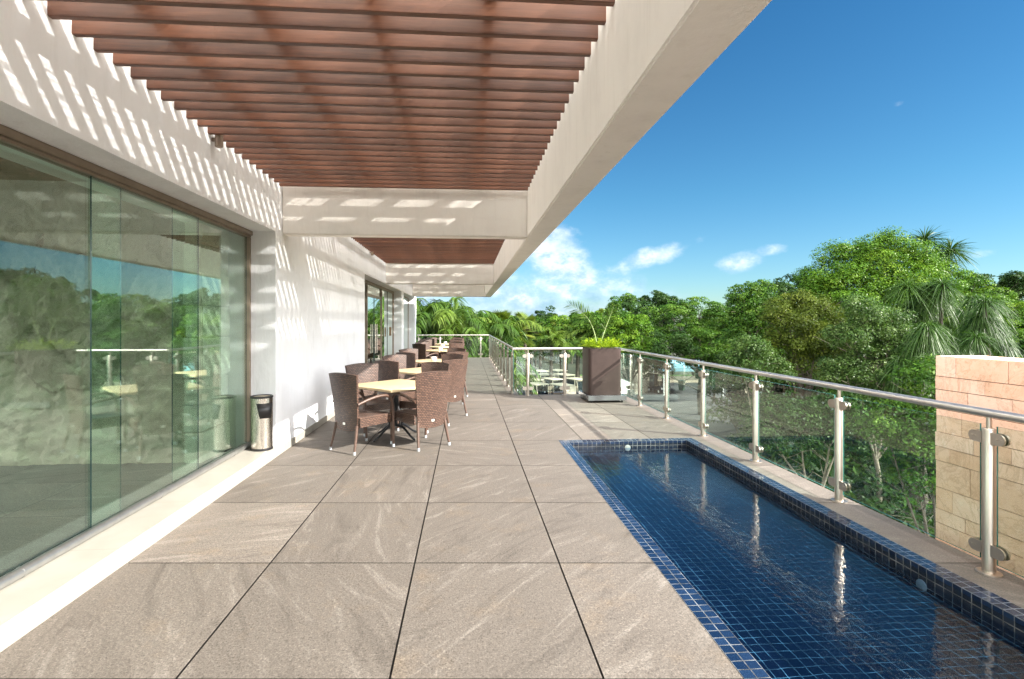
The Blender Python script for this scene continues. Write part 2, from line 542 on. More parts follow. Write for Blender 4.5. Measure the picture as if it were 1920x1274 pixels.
# foliage
def leafmat(name, dark, mid, light, gloss=0.35, trans=0.20):
    gloss *= .3
    m, t, b = mat(name)
    out = [n for n in t.n if n.type == 'OUTPUT_MATERIAL'][0]
    K = 0.66
    dark, mid, light = [tuple(x * k for x in c) for c, k in ((dark, K * .85), (mid, K), (light, K * 1.1))]
    tone = t.attr('tone')
    c = t.ramp(tone, [(0.0, dark), (0.5, mid), (1.0, light)])
    t.put(b.inputs['Base Color'], c)
    b.inputs['Roughness'].default_value = 0.42
    b.inputs['Specular IOR Level'].default_value = gloss
    tl = t.new('ShaderNodeBsdfTranslucent')
    t.put(tl.inputs[0], t.mix(1.0, c, (1.5, 1.6, 0.6), 'MULTIPLY'))
    mx = t.new('ShaderNodeMixShader')
    mx.inputs[0].default_value = trans
    t.l.new(b.outputs[0], mx.inputs[1])
    t.l.new(tl.outputs[0], mx.inputs[2])
    t.l.new(mx.outputs[0], out.inputs[0])
    return m
L_bright = leafmat('bright_leaf', (0.030, 0.092, 0.009), (0.072, 0.166, 0.013), (0.158, 0.258, 0.022))
L_mid = leafmat('mid_leaf', (0.022, 0.070, 0.009), (0.050, 0.124, 0.014), (0.110, 0.195, 0.026))
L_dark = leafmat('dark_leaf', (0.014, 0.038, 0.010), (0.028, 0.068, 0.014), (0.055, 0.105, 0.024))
L_olive = leafmat('olive_leaf', (0.032, 0.056, 0.008), (0.066, 0.100, 0.012), (0.120, 0.152, 0.020))
L_palm = leafmat('palm_leaf', (0.026, 0.070, 0.010), (0.060, 0.125, 0.016), (0.130, 0.195, 0.030), 0.55)
L_blade = leafmat('blade_leaf', (0.018, 0.054, 0.008), (0.040, 0.098, 0.013), (0.080, 0.145, 0.024), 0.9)
L_fan = leafmat('fan_palm_leaf', (0.040, 0.085, 0.010), (0.100, 0.150, 0.016), (0.190, 0.215, 0.035), 0.5)
L_lime = leafmat('lime_leaf', (0.13, 0.24, 0.012), (0.26, 0.40, 0.018), (0.42, 0.52, 0.03))
L_grey = leafmat('silver_leaf', (0.026, 0.066, 0.013), (0.056, 0.115, 0.022), (0.125, 0.190, 0.055), 0.6)
M_bark = simple('grey_bark', (0.055, 0.045, 0.034), 0.9, 0, 0.4, 12, 0.6)
M_stem = simple('pale_green_stem', (0.20, 0.26, 0.10), 0.6, 0, 0.2, 12)
M_barkpale = simple('pale_bark', (0.17, 0.145, 0.11), 0.9, 0, 0.45, 9, 0.6)

# ------------------------------------------------------------------ mesh helpers
def tag(o, label=None, cat=None, group=None, kind=None):
    if label: o['label'] = label
    if cat: o['category'] = cat
    if group: o['group'] = group
    if kind: o['kind'] = kind
    return o
def thing(name, label, cat, loc=(0, 0, 0), rz=0.0, group=None):
    o = bpy.data.objects.new(name, None)
    o.empty_display_size = 0.2
    C.objects.link(o)
    o.location = loc
    o.rotation_euler = (0, 0, rz)
    return tag(o, label, cat, group)
def boxuv(me):
    n = len(me.loops)
    if n == 0:
        return
    vi = np.empty(n, np.int32); me.loops.foreach_get('vertex_index', vi)
    co = np.empty(len(me.vertices) * 3); me.vertices.foreach_get('co', co); co = co.reshape(-1, 3)
    pn = np.empty(len(me.polygons) * 3); me.polygons.foreach_get('normal', pn); pn = pn.reshape(-1, 3)
    lt = np.empty(len(me.polygons), np.int32); me.polygons.foreach_get('loop_total', lt)
    ax = np.repeat(np.argmax(np.abs(pn), 1), lt)
    p = co[vi]
    u = np.where(ax == 0, p[:, 1], p[:, 0])
    v = np.where(ax == 2, p[:, 1], p[:, 2])
    uv = me.uv_layers.new(name='UVMap')
    uv.data.foreach_set('uv', np.stack([u, v], 1).astype(np.float32).ravel())
def link(name, me, parent=None, loc=(0, 0, 0), rz=0.0):
    o = bpy.data.objects.new(name, me)
    C.objects.link(o)
    o.parent = parent
    o.location = loc
    o.rotation_euler = (0, 0, rz)
    return o
def obj(name, bm, mats, parent=None, loc=(0, 0, 0), rz=0.0, smooth=False, uv=False, bevel=0.0):
    me = bpy.data.meshes.new(name)
    if bevel:
        bmesh.ops.bevel(bm, geom=list(bm.edges), offset=bevel, segments=2, affect='EDGES', clamp_overlap=True)
    bmesh.ops.recalc_face_normals(bm, faces=bm.faces)
    bm.to_mesh(me)
    bm.free()
    for m in (mats if isinstance(mats, (list, tuple)) else [mats]):
        me.materials.append(m)
    if smooth:
        me.polygons.foreach_set('use_smooth', [True] * len(me.polygons))
        try:
            me.set_sharp_from_angle(angle=R(40))
        except Exception:
            pass
    if uv:
        boxuv(me)
    return link(name, me, parent, loc, rz)
def box(bm, x0, x1, y0, y1, z0, z1, mi=0):
    vs = [bm.verts.new(p) for p in ((x0, y0, z0), (x1, y0, z0), (x1, y1, z0), (x0, y1, z0), (x0, y0, z1), (x1, y0, z1), (x1, y1, z1), (x0, y1, z1))]
    fs = [bm.faces.new([vs[i] for i in q]) for q in ((0, 3, 2, 1), (4, 5, 6, 7), (0, 1, 5, 4), (2, 3, 7, 6), (1, 2, 6, 5), (3, 0, 4, 7))]
    for f in fs:
        f.material_index = mi
    return vs
def bxo(name, dims, m, parent=None, bevel=0.0, uv=False, loc=(0, 0, 0), rz=0.0):
    bm = bmesh.new()
    box(bm, *dims)
    return obj(name, bm, m, parent, loc, rz, uv=uv, bevel=bevel)
def tube(bm, pts, rad, n=10, cap=True, mi=0):
    pts = [Vector(p) for p in pts]
    rs = rad if isinstance(rad, (list, tuple)) else [rad] * len(pts)
    rings = []
    up = Vector((0, 0, 1))
    for i, p in enumerate(pts):
        d = (pts[min(i + 1, len(pts) - 1)] - pts[max(i - 1, 0)]).normalized()
        ref = Vector((0, 1, 0)) if abs(d.z) > 0.9 else up
        a = d.cross(ref).normalized()
        b = a.cross(d).normalized()
        rings.append([bm.verts.new(p + a * (rs[i] * math.cos(2 * PI * k / n)) + b * (rs[i] * math.sin(2 * PI * k / n))) for k in range(n)])
    for r0, r1 in zip(rings, rings[1:]):
        for k in range(n):
            f = bm.faces.new((r0[k], r0[(k + 1) % n], r1[(k + 1) % n], r1[k]))
            f.material_index = mi
    if cap:
        bm.faces.new(rings[0][::-1]).material_index = mi
        bm.faces.new(rings[-1]).material_index = mi
def lathe(bm, prof, n=24, sx=1.0, sy=1.0, cx=0.0, cy=0.0, mi=0):
    rings = [[bm.verts.new((cx + r * sx * math.cos(2 * PI * k / n), cy + r * sy * math.sin(2 * PI * k / n), z)) for k in range(n)] for r, z in prof]
    for r0, r1 in zip(rings, rings[1:]):
        for k in range(n):
            bm.faces.new((r0[k], r0[(k + 1) % n], r1[(k + 1) % n], r1[k])).material_index = mi
    bm.faces.new(rings[0][::-1]).material_index = mi
    bm.faces.new(rings[-1]).material_index = mi
def bez(p0, p1, p2, p3, n=8):
    out = []
    p0, p1, p2, p3 = map(Vector, (p0, p1, p2, p3))
    for i in range(n + 1):
        t = i / n
        out.append(p0 * (1 - t) ** 3 + p1 * 3 * t * (1 - t) ** 2 + p2 * 3 * t * t * (1 - t) + p3 * t ** 3)
    return out
def dup(root, loc, rz, label=None, group=None, scale=None):
    r = root.copy(); C.objects.link(r)
    r.location = loc; r.rotation_euler = (0, 0, rz)
    if scale: r.scale = (scale,) * 3 if isinstance(scale, (int, float)) else scale
    if label: r['label'] = label
    if group: r['group'] = group
    for ch in list(root.children):
        c = ch.copy(); C.objects.link(c); c.parent = r
        for g in list(ch.children):
            e = g.copy(); C.objects.link(e); e.parent = c
    return r
def at(px, py, D):      # where a thing seen in the photo stands, D metres away
    xc = (px - 960) / 1000.0 * D
    return Vector((xc * CS + D * SN, -xc * SN + D * CS, EYE - (py - 605) / 1000.0 * D))

# ================================================================== THE SETTING
GZ = -5.0
bm = bmesh.new()
g0 = 1500
vs = [bm.verts.new(p) for p in ((-g0, -g0, GZ), (g0, -g0, GZ), (g0, g0, GZ), (-g0, g0, GZ))]
bm.faces.new(vs)
tag(obj('ground', bm, M_earth), kind='structure')
def sheet(name, pts, z, m):
    bm = bmesh.new()
    bm.faces.new([bm.verts.new((x, y, z)) for x, y in pts])
    return tag(obj(name, bm, m), kind='structure')
sheet('yard', [(2, 26), (40, 26), (40, 62), (2, 66)], GZ + .008, M_yard)
sheet('cart_park', [(2.2, 26), (10.9, 26), (10.9, 52), (2.2, 52)], GZ + .012, M_asphalt)
sheet('lawn_strip', [(0, 66.2), (42, 62.2), (42, 63.4), (0, 67.6)], GZ + .024, M_lawn)
sheet('service_road', [(11, 22), (26, 20), (26, 56), (11, 58)], GZ + .016, M_asphalt)

# terrace floor: joints are real gaps between the tiles
XW = -2.27
regions = [(-2.262, 1.24, -3, 7.15), (3.10, 3.45, -3, 7.15), (-2.262, 3.45, 7.15, 11.76), (-2.262, 1.15, 11.76, 24.45),
           (-2.62, -2.262, 12.16, 18.93), (-2.62, -2.262, 19.57, 23.76)]
XL = [-6.1, -5.13, -4.17, -3.215, -2.258, -1.301, -0.344, 0.613, 1.57, 2.527, 3.484, 4.44]
DL = [-4.6, -3.4, -2.2, -1.0, 0.1, 1.24, 2.392, 3.548, 4.734, 5.97, 7.24, 8.556, 9.94, 11.39, 13.6, 15.92, 18.5, 21.3, 24.0, 26.5]
def clip(poly, ax, lim, sign):
    out = []
    for i in range(len(poly)):
        a, b = poly[i], poly[(i + 1) % len(poly)]
        da, db = sign * (a[ax] - lim), sign * (b[ax] - lim)
        if da >= 0: out.append(a)
        if da * db < 0:
            t = da / (da - db)
            out.append((a[0] + t * (b[0] - a[0]), a[1] + t * (b[1] - a[1])))
    return out
bm = bmesh.new()
lay = bm.loops.layers.color.new('tile')
G = 0.0045
yat = lambda x, dd: (dd - x * SN) / CS
for i in range(len(XL) - 1):
    for j in range(len(DL) - 1):
        xa, xb, da, db = XL[i] + G * 1.15, XL[i + 1] - G * 1.15, DL[j] + G, DL[j + 1] - G
        quad = [(xa, yat(xa, da)), (xb, yat(xb, da)), (xb, yat(xb, db)), (xa, yat(xa, db))]
        col = (random.random() if j < 12 else random.uniform(.3, .6), random.random(), random.random(), 1)
        for (x0, x1, y0, y1) in regions:
            p = quad
            for ax, lim, sg in ((0, x0, 1), (0, x1, -1), (1, y0, 1), (1, y1, -1)):
                p = clip(p, ax, lim, sg) if len(p) > 2 else []
            if len(p) > 2:
                f = bm.faces.new([bm.verts.new((x, y, 0)) for x, y in p])
                for l in f.loops: l[lay] = col
tag(obj('terrace_floor', bm, M_floor), kind='structure')
bm = bmesh.new()
for k, (x0, x1, y0, y1) in enumerate(regions):
    box(bm, x0, x1, y0, y1, -0.35, -0.012)
tag(obj('terrace_slab', bm, M_joint), kind='structure')

# ------------------------------------------------------------------ pool
pool = thing('swimming_pool', 'long narrow blue tiled pool sunk in the stone terrace beside the railing', 'pool', (2.17, 2, -0.5))
def wp(o):      # keep world coordinates under a moved parent
    o.matrix_parent_inverse = o.parent.matrix_world.inverted() if False else Matrix.Translation(-o.parent.location)
    return o
PX0, PX1, PY0, PY1, CW = 1.24, 3.10, -3.0, 7.15, 0.124
WZ = -0.088
bm = bmesh.new()
box(bm, PX0, PX0 + CW, PY0, PY1, -.03, .002)
box(bm, PX1 - CW, PX1, PY0, PY1, -.03, .002)
box(bm, PX0 + CW, PX1 - CW, PY1 - CW, PY1, -.03, .002)
wp(obj('coping', bm, M_coping, pool, uv=True))
bm = bmesh.new()
box(bm, PX0 - .05, PX0 + CW - .001, PY0, PY1 + .1, -.55, -.03)
box(bm, PX1 - CW + .001, PX1 - .0005, PY0, PY1 + .1, -.55, -.03)
box(bm, PX0 + CW - .001, PX1 - CW + .001, PY1 - CW + .001, PY1 + .1, -.55, -.03)
wp(obj('pool_wall', bm, M_poolside, pool, uv=True))
bm = bmesh.new()
bm.faces.new([bm.verts.new(p) for p in ((PX0 + CW - .001, PY0, -.15), (PX1 - CW + .001, PY0, -.15), (PX1 - CW + .001, PY1 - CW + .001, -.15), (PX0 + CW - .001, PY1 - CW + .001, -.15))])
wp(obj('pool_bed', bm, M_poolbed, pool, uv=True))
for (x, y, z, ax) in ((2.16, PY1 - CW, -.088, 'y'), (PX1 - CW, 3.26, -.128, 'x')):
    bm = bmesh.new()
    lathe(bm, [(0.040, -.001), (0.040, .006), (0.027, .010), (0.0005, .011)], 20)
    o = wp(obj('pool_light', bm, M_lens, pool, smooth=True))
    o.location = (x, y, z)
    o.rotation_euler = (R(90), 0, 0) if ax == 'y' else (R(90), 0, R(-90))
bm = bmesh.new()
bm.faces.new([bm.verts.new(p) for p in ((PX0 + CW, PY0, WZ), (PX1 - CW, PY0, WZ), (PX1 - CW, PY1 - CW, WZ), (PX0 + CW, PY1 - CW, WZ))])
tag(obj('water', bm, M_water), kind='structure')

# ------------------------------------------------------------------ building
B = thing('hotel_building', 'white plastered building with green glazed openings along the left of the terrace', 'building', (-5, 10, -5))
def bp(name, bm, m, parent=B, **k):
    o = obj(name, bm, m, parent, **k)
    if parent is B: wp(o)
    return o
XB, XG, ZL, ZT = -2.62, -2.575, 2.685, 3.62
W1 = (-2.0, 6.575); W2 = (12.16, 18.93); W3 = (19.57, 23.76); YE = 24.3
bm = bmesh.new()
for (y0, y1, z0, z1) in ((-5, W1[0], -.2, ZT), (W1[0], W1[1], ZL, ZT), (W1[1], W2[0], -.2, ZT), (W2[0], W2[1], ZL, ZT),
                         (W2[1], W3[0], -.2, ZT), (W3[0], W3[1], ZL, ZT), (W3[1], YE, -.2, ZT)):
    box(bm, XB, XW, y0, y1, z0, z1)
bp('wall', bm, M_wall)
bm = bmesh.new()
box(bm, XB - .02, -2.258, W1[0], W1[1] + .003, -.05, .125)
bp('window_sill', bm, M_sill)
for y0, y1 in ((W1[1] + .004, W2[0]), (W2[1], W3[0]), (W3[1], YE)):
    bm = bmesh.new(); box(bm, XW - .01, -2.256, y0, y1, -.05, .092)
    bp('skirting', bm, M_sill)
# shell of the rooms behind
bm = bmesh.new()
box(bm, -9.2, -9.0, 6.62, 24.3, -.2, 3.6)
box(bm, -9.001, XB, 24.1, 24.3, -.2, 3.6)
for yy in (-4.9, -1.2, 2.6):
    bm2 = bmesh.new(); box(bm2, -9.2, -9.0, yy, yy + .25, .1, 3.348); bp('interior_column', bm2, M_inner)
box(bm, -9.001, XB - .02, 6.62, 6.80, .1, 2.95)
bp('interior_wall', bm, M_inner)
bm = bmesh.new()
box(bm, -9.0, XB, 6.85, 24.1, 2.95, 3.05)
box(bm, -9.0, XB, -4.8, 6.8, 3.35, 3.6)
box(bm, -2.98, XB - .002, -4.8, 5.9, 2.66, 3.35)
bp('ceiling', bm, M_ceil)
bm = bmesh.new()
lay = bm.loops.layers.color.new('tile')
for i in range(7):
    for j in range(32):
        col = (random.random(), random.random(), random.random(), 1)
        x1 = XB - .02 - i * .92; y0 = -4.8 + j * .92
        f = bm.faces.new([bm.verts.new(p) for p in ((x1 - .916, y0, .104), (x1, y0, .104), (x1, min(24.1, y0 + .916), .104), (x1 - .916, min(24.1, y0 + .916), .104))])
        for l in f.loops: l[lay] = col
bp('interior_floor', bm, M_floor_in)
bm = bmesh.new()
box(bm, -9.2, XB - .02, -5, 24.3, -.3, .098)
bp('floor_slab', bm, M_joint)
bm = bmesh.new()
box(bm, -9.2, 3.05, -5, 11.3, GZ - .2, -.36)
box(bm, -9.2, .95, 11.3, 24.1, GZ - .2, -.36)
bp('lower_storey', bm, M_beam)

def pane(parent, x, y0, y1, z0, z1, mg=M_winglass, me_=M_edge_w, th=.01, name='pane'):
    bm = bmesh.new()
    box(bm, x - th / 2, x + th / 2, y0, y1, z0, z1, 1)
    bm.faces.ensure_lookup_table()
    for i in (4, 5):
        bm.faces[i].material_index = 0
    return obj(name, bm, [mg, me_], parent)
# first window: frameless sliding panes in a bronze frame
bm = bmesh.new()
box(bm, XB - .01, XG + .045, W1[0] + .002, W1[1] - .002, ZL - .055, ZL - .003)       # head track
box(bm, XB - .01, XG + .025, W1[0] + .002, W1[1] - .002, ZL - .078, ZL - .0555)
box(bm, XG - .03, XG + .025, W1[1] - .045, W1[1] - .003, .19, ZL - .079)
fr1 = bp('window', bm, M_bronze, bevel=.004)
bm = bmesh.new()
tube(bm, [(XG + .008, W1[0], .158), (XG + .008, W1[1] - .004, .158)], .031, 12)
for y in (1.9, 3.3, 4.7, 6.1):
    tube(bm, [(XG + .008, y, .158), (XG + .008, y + .02, .158)], .034, 12)
wp_ = obj('bottom_rail', bm, M_alu, fr1, smooth=True)
yg = [-2.0, 1.2, 3.62, 5.02, 6.52]
for k, (y0, y1) in enumerate(((-2.0, 1.2), (1.2, 4.236), (3.90, 5.37), (4.94, 6.525))):
    pane(fr1, XG - .012 * (k % 2) - .0, y0, y1, .185, ZL - .078)
# second opening: double door with transom and two fixed panes
bm = bmesh.new()
FT = ZL - .01
for y, wd in ((13.90, .09), (16.25, .10), (18.86, .07)):
    box(bm, XG - .04, XG + .04, y, y + wd, .0, FT - .07)
box(bm, XG - .045, XG + .045, 12.17, 18.925, FT - .07, FT)
box(bm, XG - .035, XG + .035, 13.99, 16.25, 2.28, 2.35)
fr2 = bp('glazed_door', bm, M_bronze, bevel=.004)
pane(fr2, XG, 12.2, 13.9, .02, FT - .07)
pane(fr2, XG, 13.99, 15.10, .02, 2.28, name='door_leaf')
pane(fr2, XG + .012, 15.12, 16.25, .02, 2.28, name='door_leaf')
pane(fr2, XG, 13.99, 16.25, 2.35, FT - .07, name='transom_pane')
pane(fr2, XG, 16.35, 17.58, .02, FT - .07)
pane(fr2, XG + .012, 17.60, 18.86, .02, FT - .07)
for y in (14.98, 15.26):
    bm = bmesh.new()
    tube(bm, [(XG + .06, y, .75), (XG + .06, y, 1.55)], .018, 10)
    tube(bm, [(XG + .0, y, .9), (XG + .06, y, .9)], .01, 8)
    tube(bm, [(XG + .0, y, 1.4), (XG + .06, y, 1.4)], .01, 8)
    obj('door_handle', bm, M_steel, fr2, smooth=True)
for y in (17.0, 18.2):
    bxo('door_pull', (XG + .02, XG + .05, y - .04, y + .04, 1.15, 1.45), M_brown, fr2, bevel=.01)
bm = bmesh.new()
box(bm, -2.80, -2.78, 16.4, 18.9, .11, 2.62)
obj('curtain', bm, M_curtain, fr2)
bm = bmesh.new()
for y in (19.58, 23.68):
    box(bm, XG - .03, XG + .03, y, y + .07, .0, FT - .06)
box(bm, XG - .035, XG + .035, 19.575, 23.755, FT - .06, FT)
fr3 = bp('window', bm, M_bronze, bevel=.004)
pane(fr3, XG, 19.65, 21.6, .02, FT - .06); pane(fr3, XG + .012, 21.6, 23.68, .02, FT - .06)
bxo('curtain', (-2.80, -2.78, 19.7, 23.7, .11, 2.62), M_curtain, fr3)
# interior stone wall, frontal, rough flagstones
def stonewall():
    x0, x1, z0, z1, Y = -9.0, -2.99, .10, 3.4, 6.02
    nx, nz = 300, 165
    X, Z = np.meshgrid(np.linspace(x0, x1, nx), np.linspace(z0, z1, nz))
    ns = 46
    sx, sz = rng.uniform(x0, x1, ns), rng.uniform(z0, z1, ns)
    wx = X + .10 * np.sin(Z * 5.1 + 1) + .05 * np.sin(Z * 13 + X * 7)
    wz = Z + .10 * np.sin(X * 4.3) + .05 * np.sin(X * 15 + Z * 6)
    dd = np.sqrt(((wx[..., None] - sx) * .85) ** 2 + ((wz[..., None] - sz) * 1.15) ** 2)
    idx = np.argsort(dd, -1)
    d1 = np.take_along_axis(dd, idx[..., :1], -1)[..., 0]
    d2 = np.take_along_axis(dd, idx[..., 1:2], -1)[..., 0]
    c = idx[..., 0]
    offs, tx, tz = rng.uniform(0, .022, ns), rng.uniform(-.04, .04, ns), rng.uniform(-.04, .04, ns)
    h = offs[c] + tx[c] * (X - sx[c]) + tz[c] * (Z - sz[c])
    edge = np.clip((d2 - d1) / .016, 0, 1)
    crack = 1 - edge
    h -= .012 * crack
    for k in range(2, 7):
        f = 3.2 * 1.75 ** k
        for _ in range(3):
            a = rng.uniform(0, 2 * PI); ph = rng.uniform(0, 6.28)
            h += .0105 / 1.22 ** k * np.sin(f * (X * math.cos(a) + Z * math.sin(a)) + ph + 1.6 * np.sin(f * .6 * (Z * math.cos(a) - X * math.sin(a)) + ph))
    V = np.stack([X, Y - h, Z], -1).reshape(-1, 3)
    q = np.arange(nx * nz).reshape(nz, nx)
    F = np.stack([q[:-1, :-1], q[:-1, 1:], q[1:, 1:], q[1:, :-1]], -1).reshape(-1, 4)
    me = bpy.data.meshes.new('stone_feature_wall')
    me.from_pydata(V.tolist(), [], F.tolist())
    tn = rng.uniform(0, 1, ns)
    a = me.attributes.new('tone', 'FLOAT', 'POINT'); a.data.foreach_set('value', tn[c].astype(np.float32).ravel())
    a = me.attributes.new('crack', 'FLOAT', 'POINT'); a.data.foreach_set('value', crack.astype(np.float32).ravel())
    me.materials.append(M_rough)
    me.polygons.foreach_set('use_smooth', [True] * len(me.polygons))
    return me
sw = thing('stone_feature_wall', 'rough olive brown flagstone wall inside behind the large window', 'stone wall', (-6.2, 6.3, .1))
wp(link('stone_face', stonewall(), sw))
wp(bxo('core', (-9, -3.0, 6.06, 6.6, .101, 3.34), M_mortar, sw))
bm = bmesh.new()
zz = .104
while zz < 3.3:
    hh = random.uniform(.25, .5)
    box(bm, -2.99 + random.uniform(-.012, .012), -2.81 + random.uniform(-.015, .015), 5.93 + random.uniform(-.012, .012), 6.6, zz, min(3.34, zz + hh - .006))
    zz += hh
wp(obj('pale_quoin', bm, M_jamb, sw, bevel=.012))

# ------------------------------------------------------------------ pergola
Pg = thing('pergola', 'white concrete pergola with red brown timber slats over the terrace', 'pergola', (-.6, 10, 2.7))
BX0, BX1, BZ0, BZ1 = 0.775, 1.04, 2.69, 3.57
wp(bxo('edge_beam', (BX0, BX1, -5, 22.93, BZ0, BZ1), M_beam, Pg, bevel=.012))
cross = [(-1.70, -1.48), (6.80, 7.00), (15.26, 15.47), (22.70, 22.925)]
for (y0, y1) in cross:
    wp(bxo('cross_beam', (XW + .001, BX0 - .001, y0, y1, BZ0 + .003, 3.50), M_beam, Pg, bevel=.010))
def slats(y0, y1, first):
    bm = bmesh.new()
    y = first
    while y < y1 - .03:
        if y > y0 + .02:
            z = 3.265 + random.uniform(-.003, .003)
            dz = .012
            vs = box(bm, XW - .05, BX0 + .05, y, y + .040, z, z + .094)
            for v in vs:
                if v.co.x > 0: v.co.z += dz
        y += .18
    wp(obj('slat_panel', bm, M_slat, Pg, bevel=.003))
slats(-5, -1.7, -4.96); slats(-1.48, 6.80, -1.42 + .02); slats(7.0, 15.26, 7.13); slats(15.47, 22.7, 15.58)
bm = bmesh.new()
for (y0, y1) in ((-5, -1.7), (-1.48, 6.8), (7.0, 15.26), (15.47, 22.7)):
    for x in (-1.86, -1.21, -.56, .09):
        box(bm, x, x + .080, y0, y1, 3.376, 3.472)
wp(obj('purlin', bm, M_slat, Pg))
bm = bmesh.new()
for (y0, y1) in ((-1.48, 6.8), (7.0, 15.26), (15.47, 22.7)):
    x = XW + .03
    while x < .645:
        wr = random.uniform(.0055, .0115)
        box(bm, x, x + wr, y0 + .01, y1 - .01, 3.474, 3.476)
        x += wr + random.uniform(.0032, .0080)
    y = y0 + .2
    while y < y1:
        box(bm, XW + .02, .648, y, y + .03, 3.482, 3.49); y += .42
wp(obj('reed_mat', bm, M_reed, Pg))
# small spot lights fixed at the top of the wall
for k, (y, lb) in enumerate(((4.98, 'small bronze cylinder lamp high on the white wall above the large window'), (12.75, 'small bronze cylinder lamp high on the white wall above the glazed door'))):
    t = thing('wall_lamp', lb, 'wall lamp', (XW + .06, y, 3.17), 0, 'wall lamps under the slats')
    bm = bmesh.new(); lathe(bm, [(.030, 0), (.034, .004), (.034, .13), (.028, .135)], 16)
    obj('lamp_body', bm, M_bronze, t, smooth=True)
    bxo('bracket', (-.065, -.030, -.012, .012, .05, .08), M_bronze, t)

# ------------------------------------------------------------------ railings
def post_meshes():
    bm = bmesh.new()
    lathe(bm, [(.0355, .012), (.0355, .915), (.030, .925)], 20)
    body = bm
    bm2 = bmesh.new(); lathe(bm2, [(.014, .92), (.014, 1.0)], 12)
    bm3 = bmesh.new(); lathe(bm3, [(.068, .0), (.068, .008), (.06, .012), (.04, .013)], 24)
    return body, bm2, bm3
def clampbm(sgn):
    # rounded flat plates gripping the glass, along +Y or -Y, two plates with glass between
    bm = bmesh.new()
    for x0, x1 in ((-.022, -.009), (.009, .022)):
        pts = []
        hh = .037
        pts.append((.030, -hh)); pts.append((.082, -hh))
        for k in range(1, 8):
            a = -PI / 2 + PI * k / 8
            pts.append((.082 + hh * math.cos(a), hh * math.sin(a)))
        pts.append((.082, hh)); pts.append((.030, hh))
        va = [bm.verts.new((x0, sgn * y, z)) for y, z in pts]
        vb = [bm.verts.new((x1, sgn * y, z)) for y, z in pts]
        bm.faces.new(va); bm.faces.new(vb[::-1])
        for i in range(len(pts)):
            j = (i + 1) % len(pts)
            bm.faces.new((va[i], vb[i], vb[j], va[j]))
    for y in (.07, .095):
        tube(bm, [(-.025, sgn * y, .0), (.025, sgn * y, .0)], .005, 8)
    return bm
_pm = {}
def mesh_of(name, bm, m, smooth=True):
    o = obj(name, bm, m, None, smooth=smooth)
    me = o.data
    bpy.data.objects.remove(o)
    return me
b1, b2, b3 = post_meshes()
me_post, me_neck, me_flange = mesh_of('post', b1, M_steel), mesh_of('neck', b2, M_steel), mesh_of('base_flange', b3, M_steel)
me_clamp = {s: mesh_of('glass_clamp', clampbm(s), M_steel) for s in (1, -1)}
def railing(label, p0, p1, posts, clamps=True, ends=(True, True), zb=0.0):
    """straight run from p0 to p1; posts: distances along it"""
    p0, p1 = Vector(p0), Vector(p1)
    d = p1 - p0; L = d.length
    rz = math.atan2(d.y, d.x) - PI / 2
    t = thing('glass_railing', label, 'railing', (p0.x, p0.y, zb), rz, 'glass and steel railings round the terrace')
    bm = bmesh.new()
    tube(bm, [(0, 0, 1.022), (0, L, 1.022)], .0275, 20)
    obj('handrail', bm, M_rail, t, smooth=True)
    for y in posts:
        p = link('post', me_post, t, (0, y, 0))
        link('neck', me_neck, p); link('base_flange', me_flange, p)
        if clamps:
            for z in (.155, .865):
                for s in (1, -1):
                    if 0.05 < y + s * .2 < L - .05:
                        link('glass_clamp', me_clamp[s], p, (0, 0, z))
    cuts = list(posts)
    for a, b in zip(cuts, cuts[1:]):
        pane(t, 0, a + .055, b - .055, .075, .945, M_glass, M_edge, .012, 'glass_panel')
    if ends[0] and cuts[0] > .3: pane(t, 0, .05, cuts[0] - .055, .075, .945, M_glass, M_edge, .012, 'glass_panel')
    if ends[1] and L - cuts[-1] > .3: pane(t, 0, cuts[-1] + .055, L - .05, .075, .945, M_glass, M_edge, .012, 'glass_panel')
    return t
RX = 3.322
railing('glass railing with round steel handrail running along the pool side', (RX, -3.9, 0), (RX, 11.625, 0), [3.9 + y for y in (-3.74, -2.365, -.99, .385, 1.76, 3.135, 4.51, 5.89, 7.26, 8.635, 10.01, 11.38)])
railing('short glass railing behind the brown planter, overlooking the parked carts', (1.03, 11.625, 0), (RX, 11.625, 0), [.308, 1.127, 1.95])
railing('glass railing of closely seen posts running away beyond the corner', (1.03, 11.625, 0), (1.03, 24.3, 0), [.37 + 1.34 * k for k in range(10)])
railing('glass railing at the far end of the terrace before the palms', (-2.22, 24.3, 0), (1.03, 24.3, 0), [.06, 1.02, 1.98, 2.85])

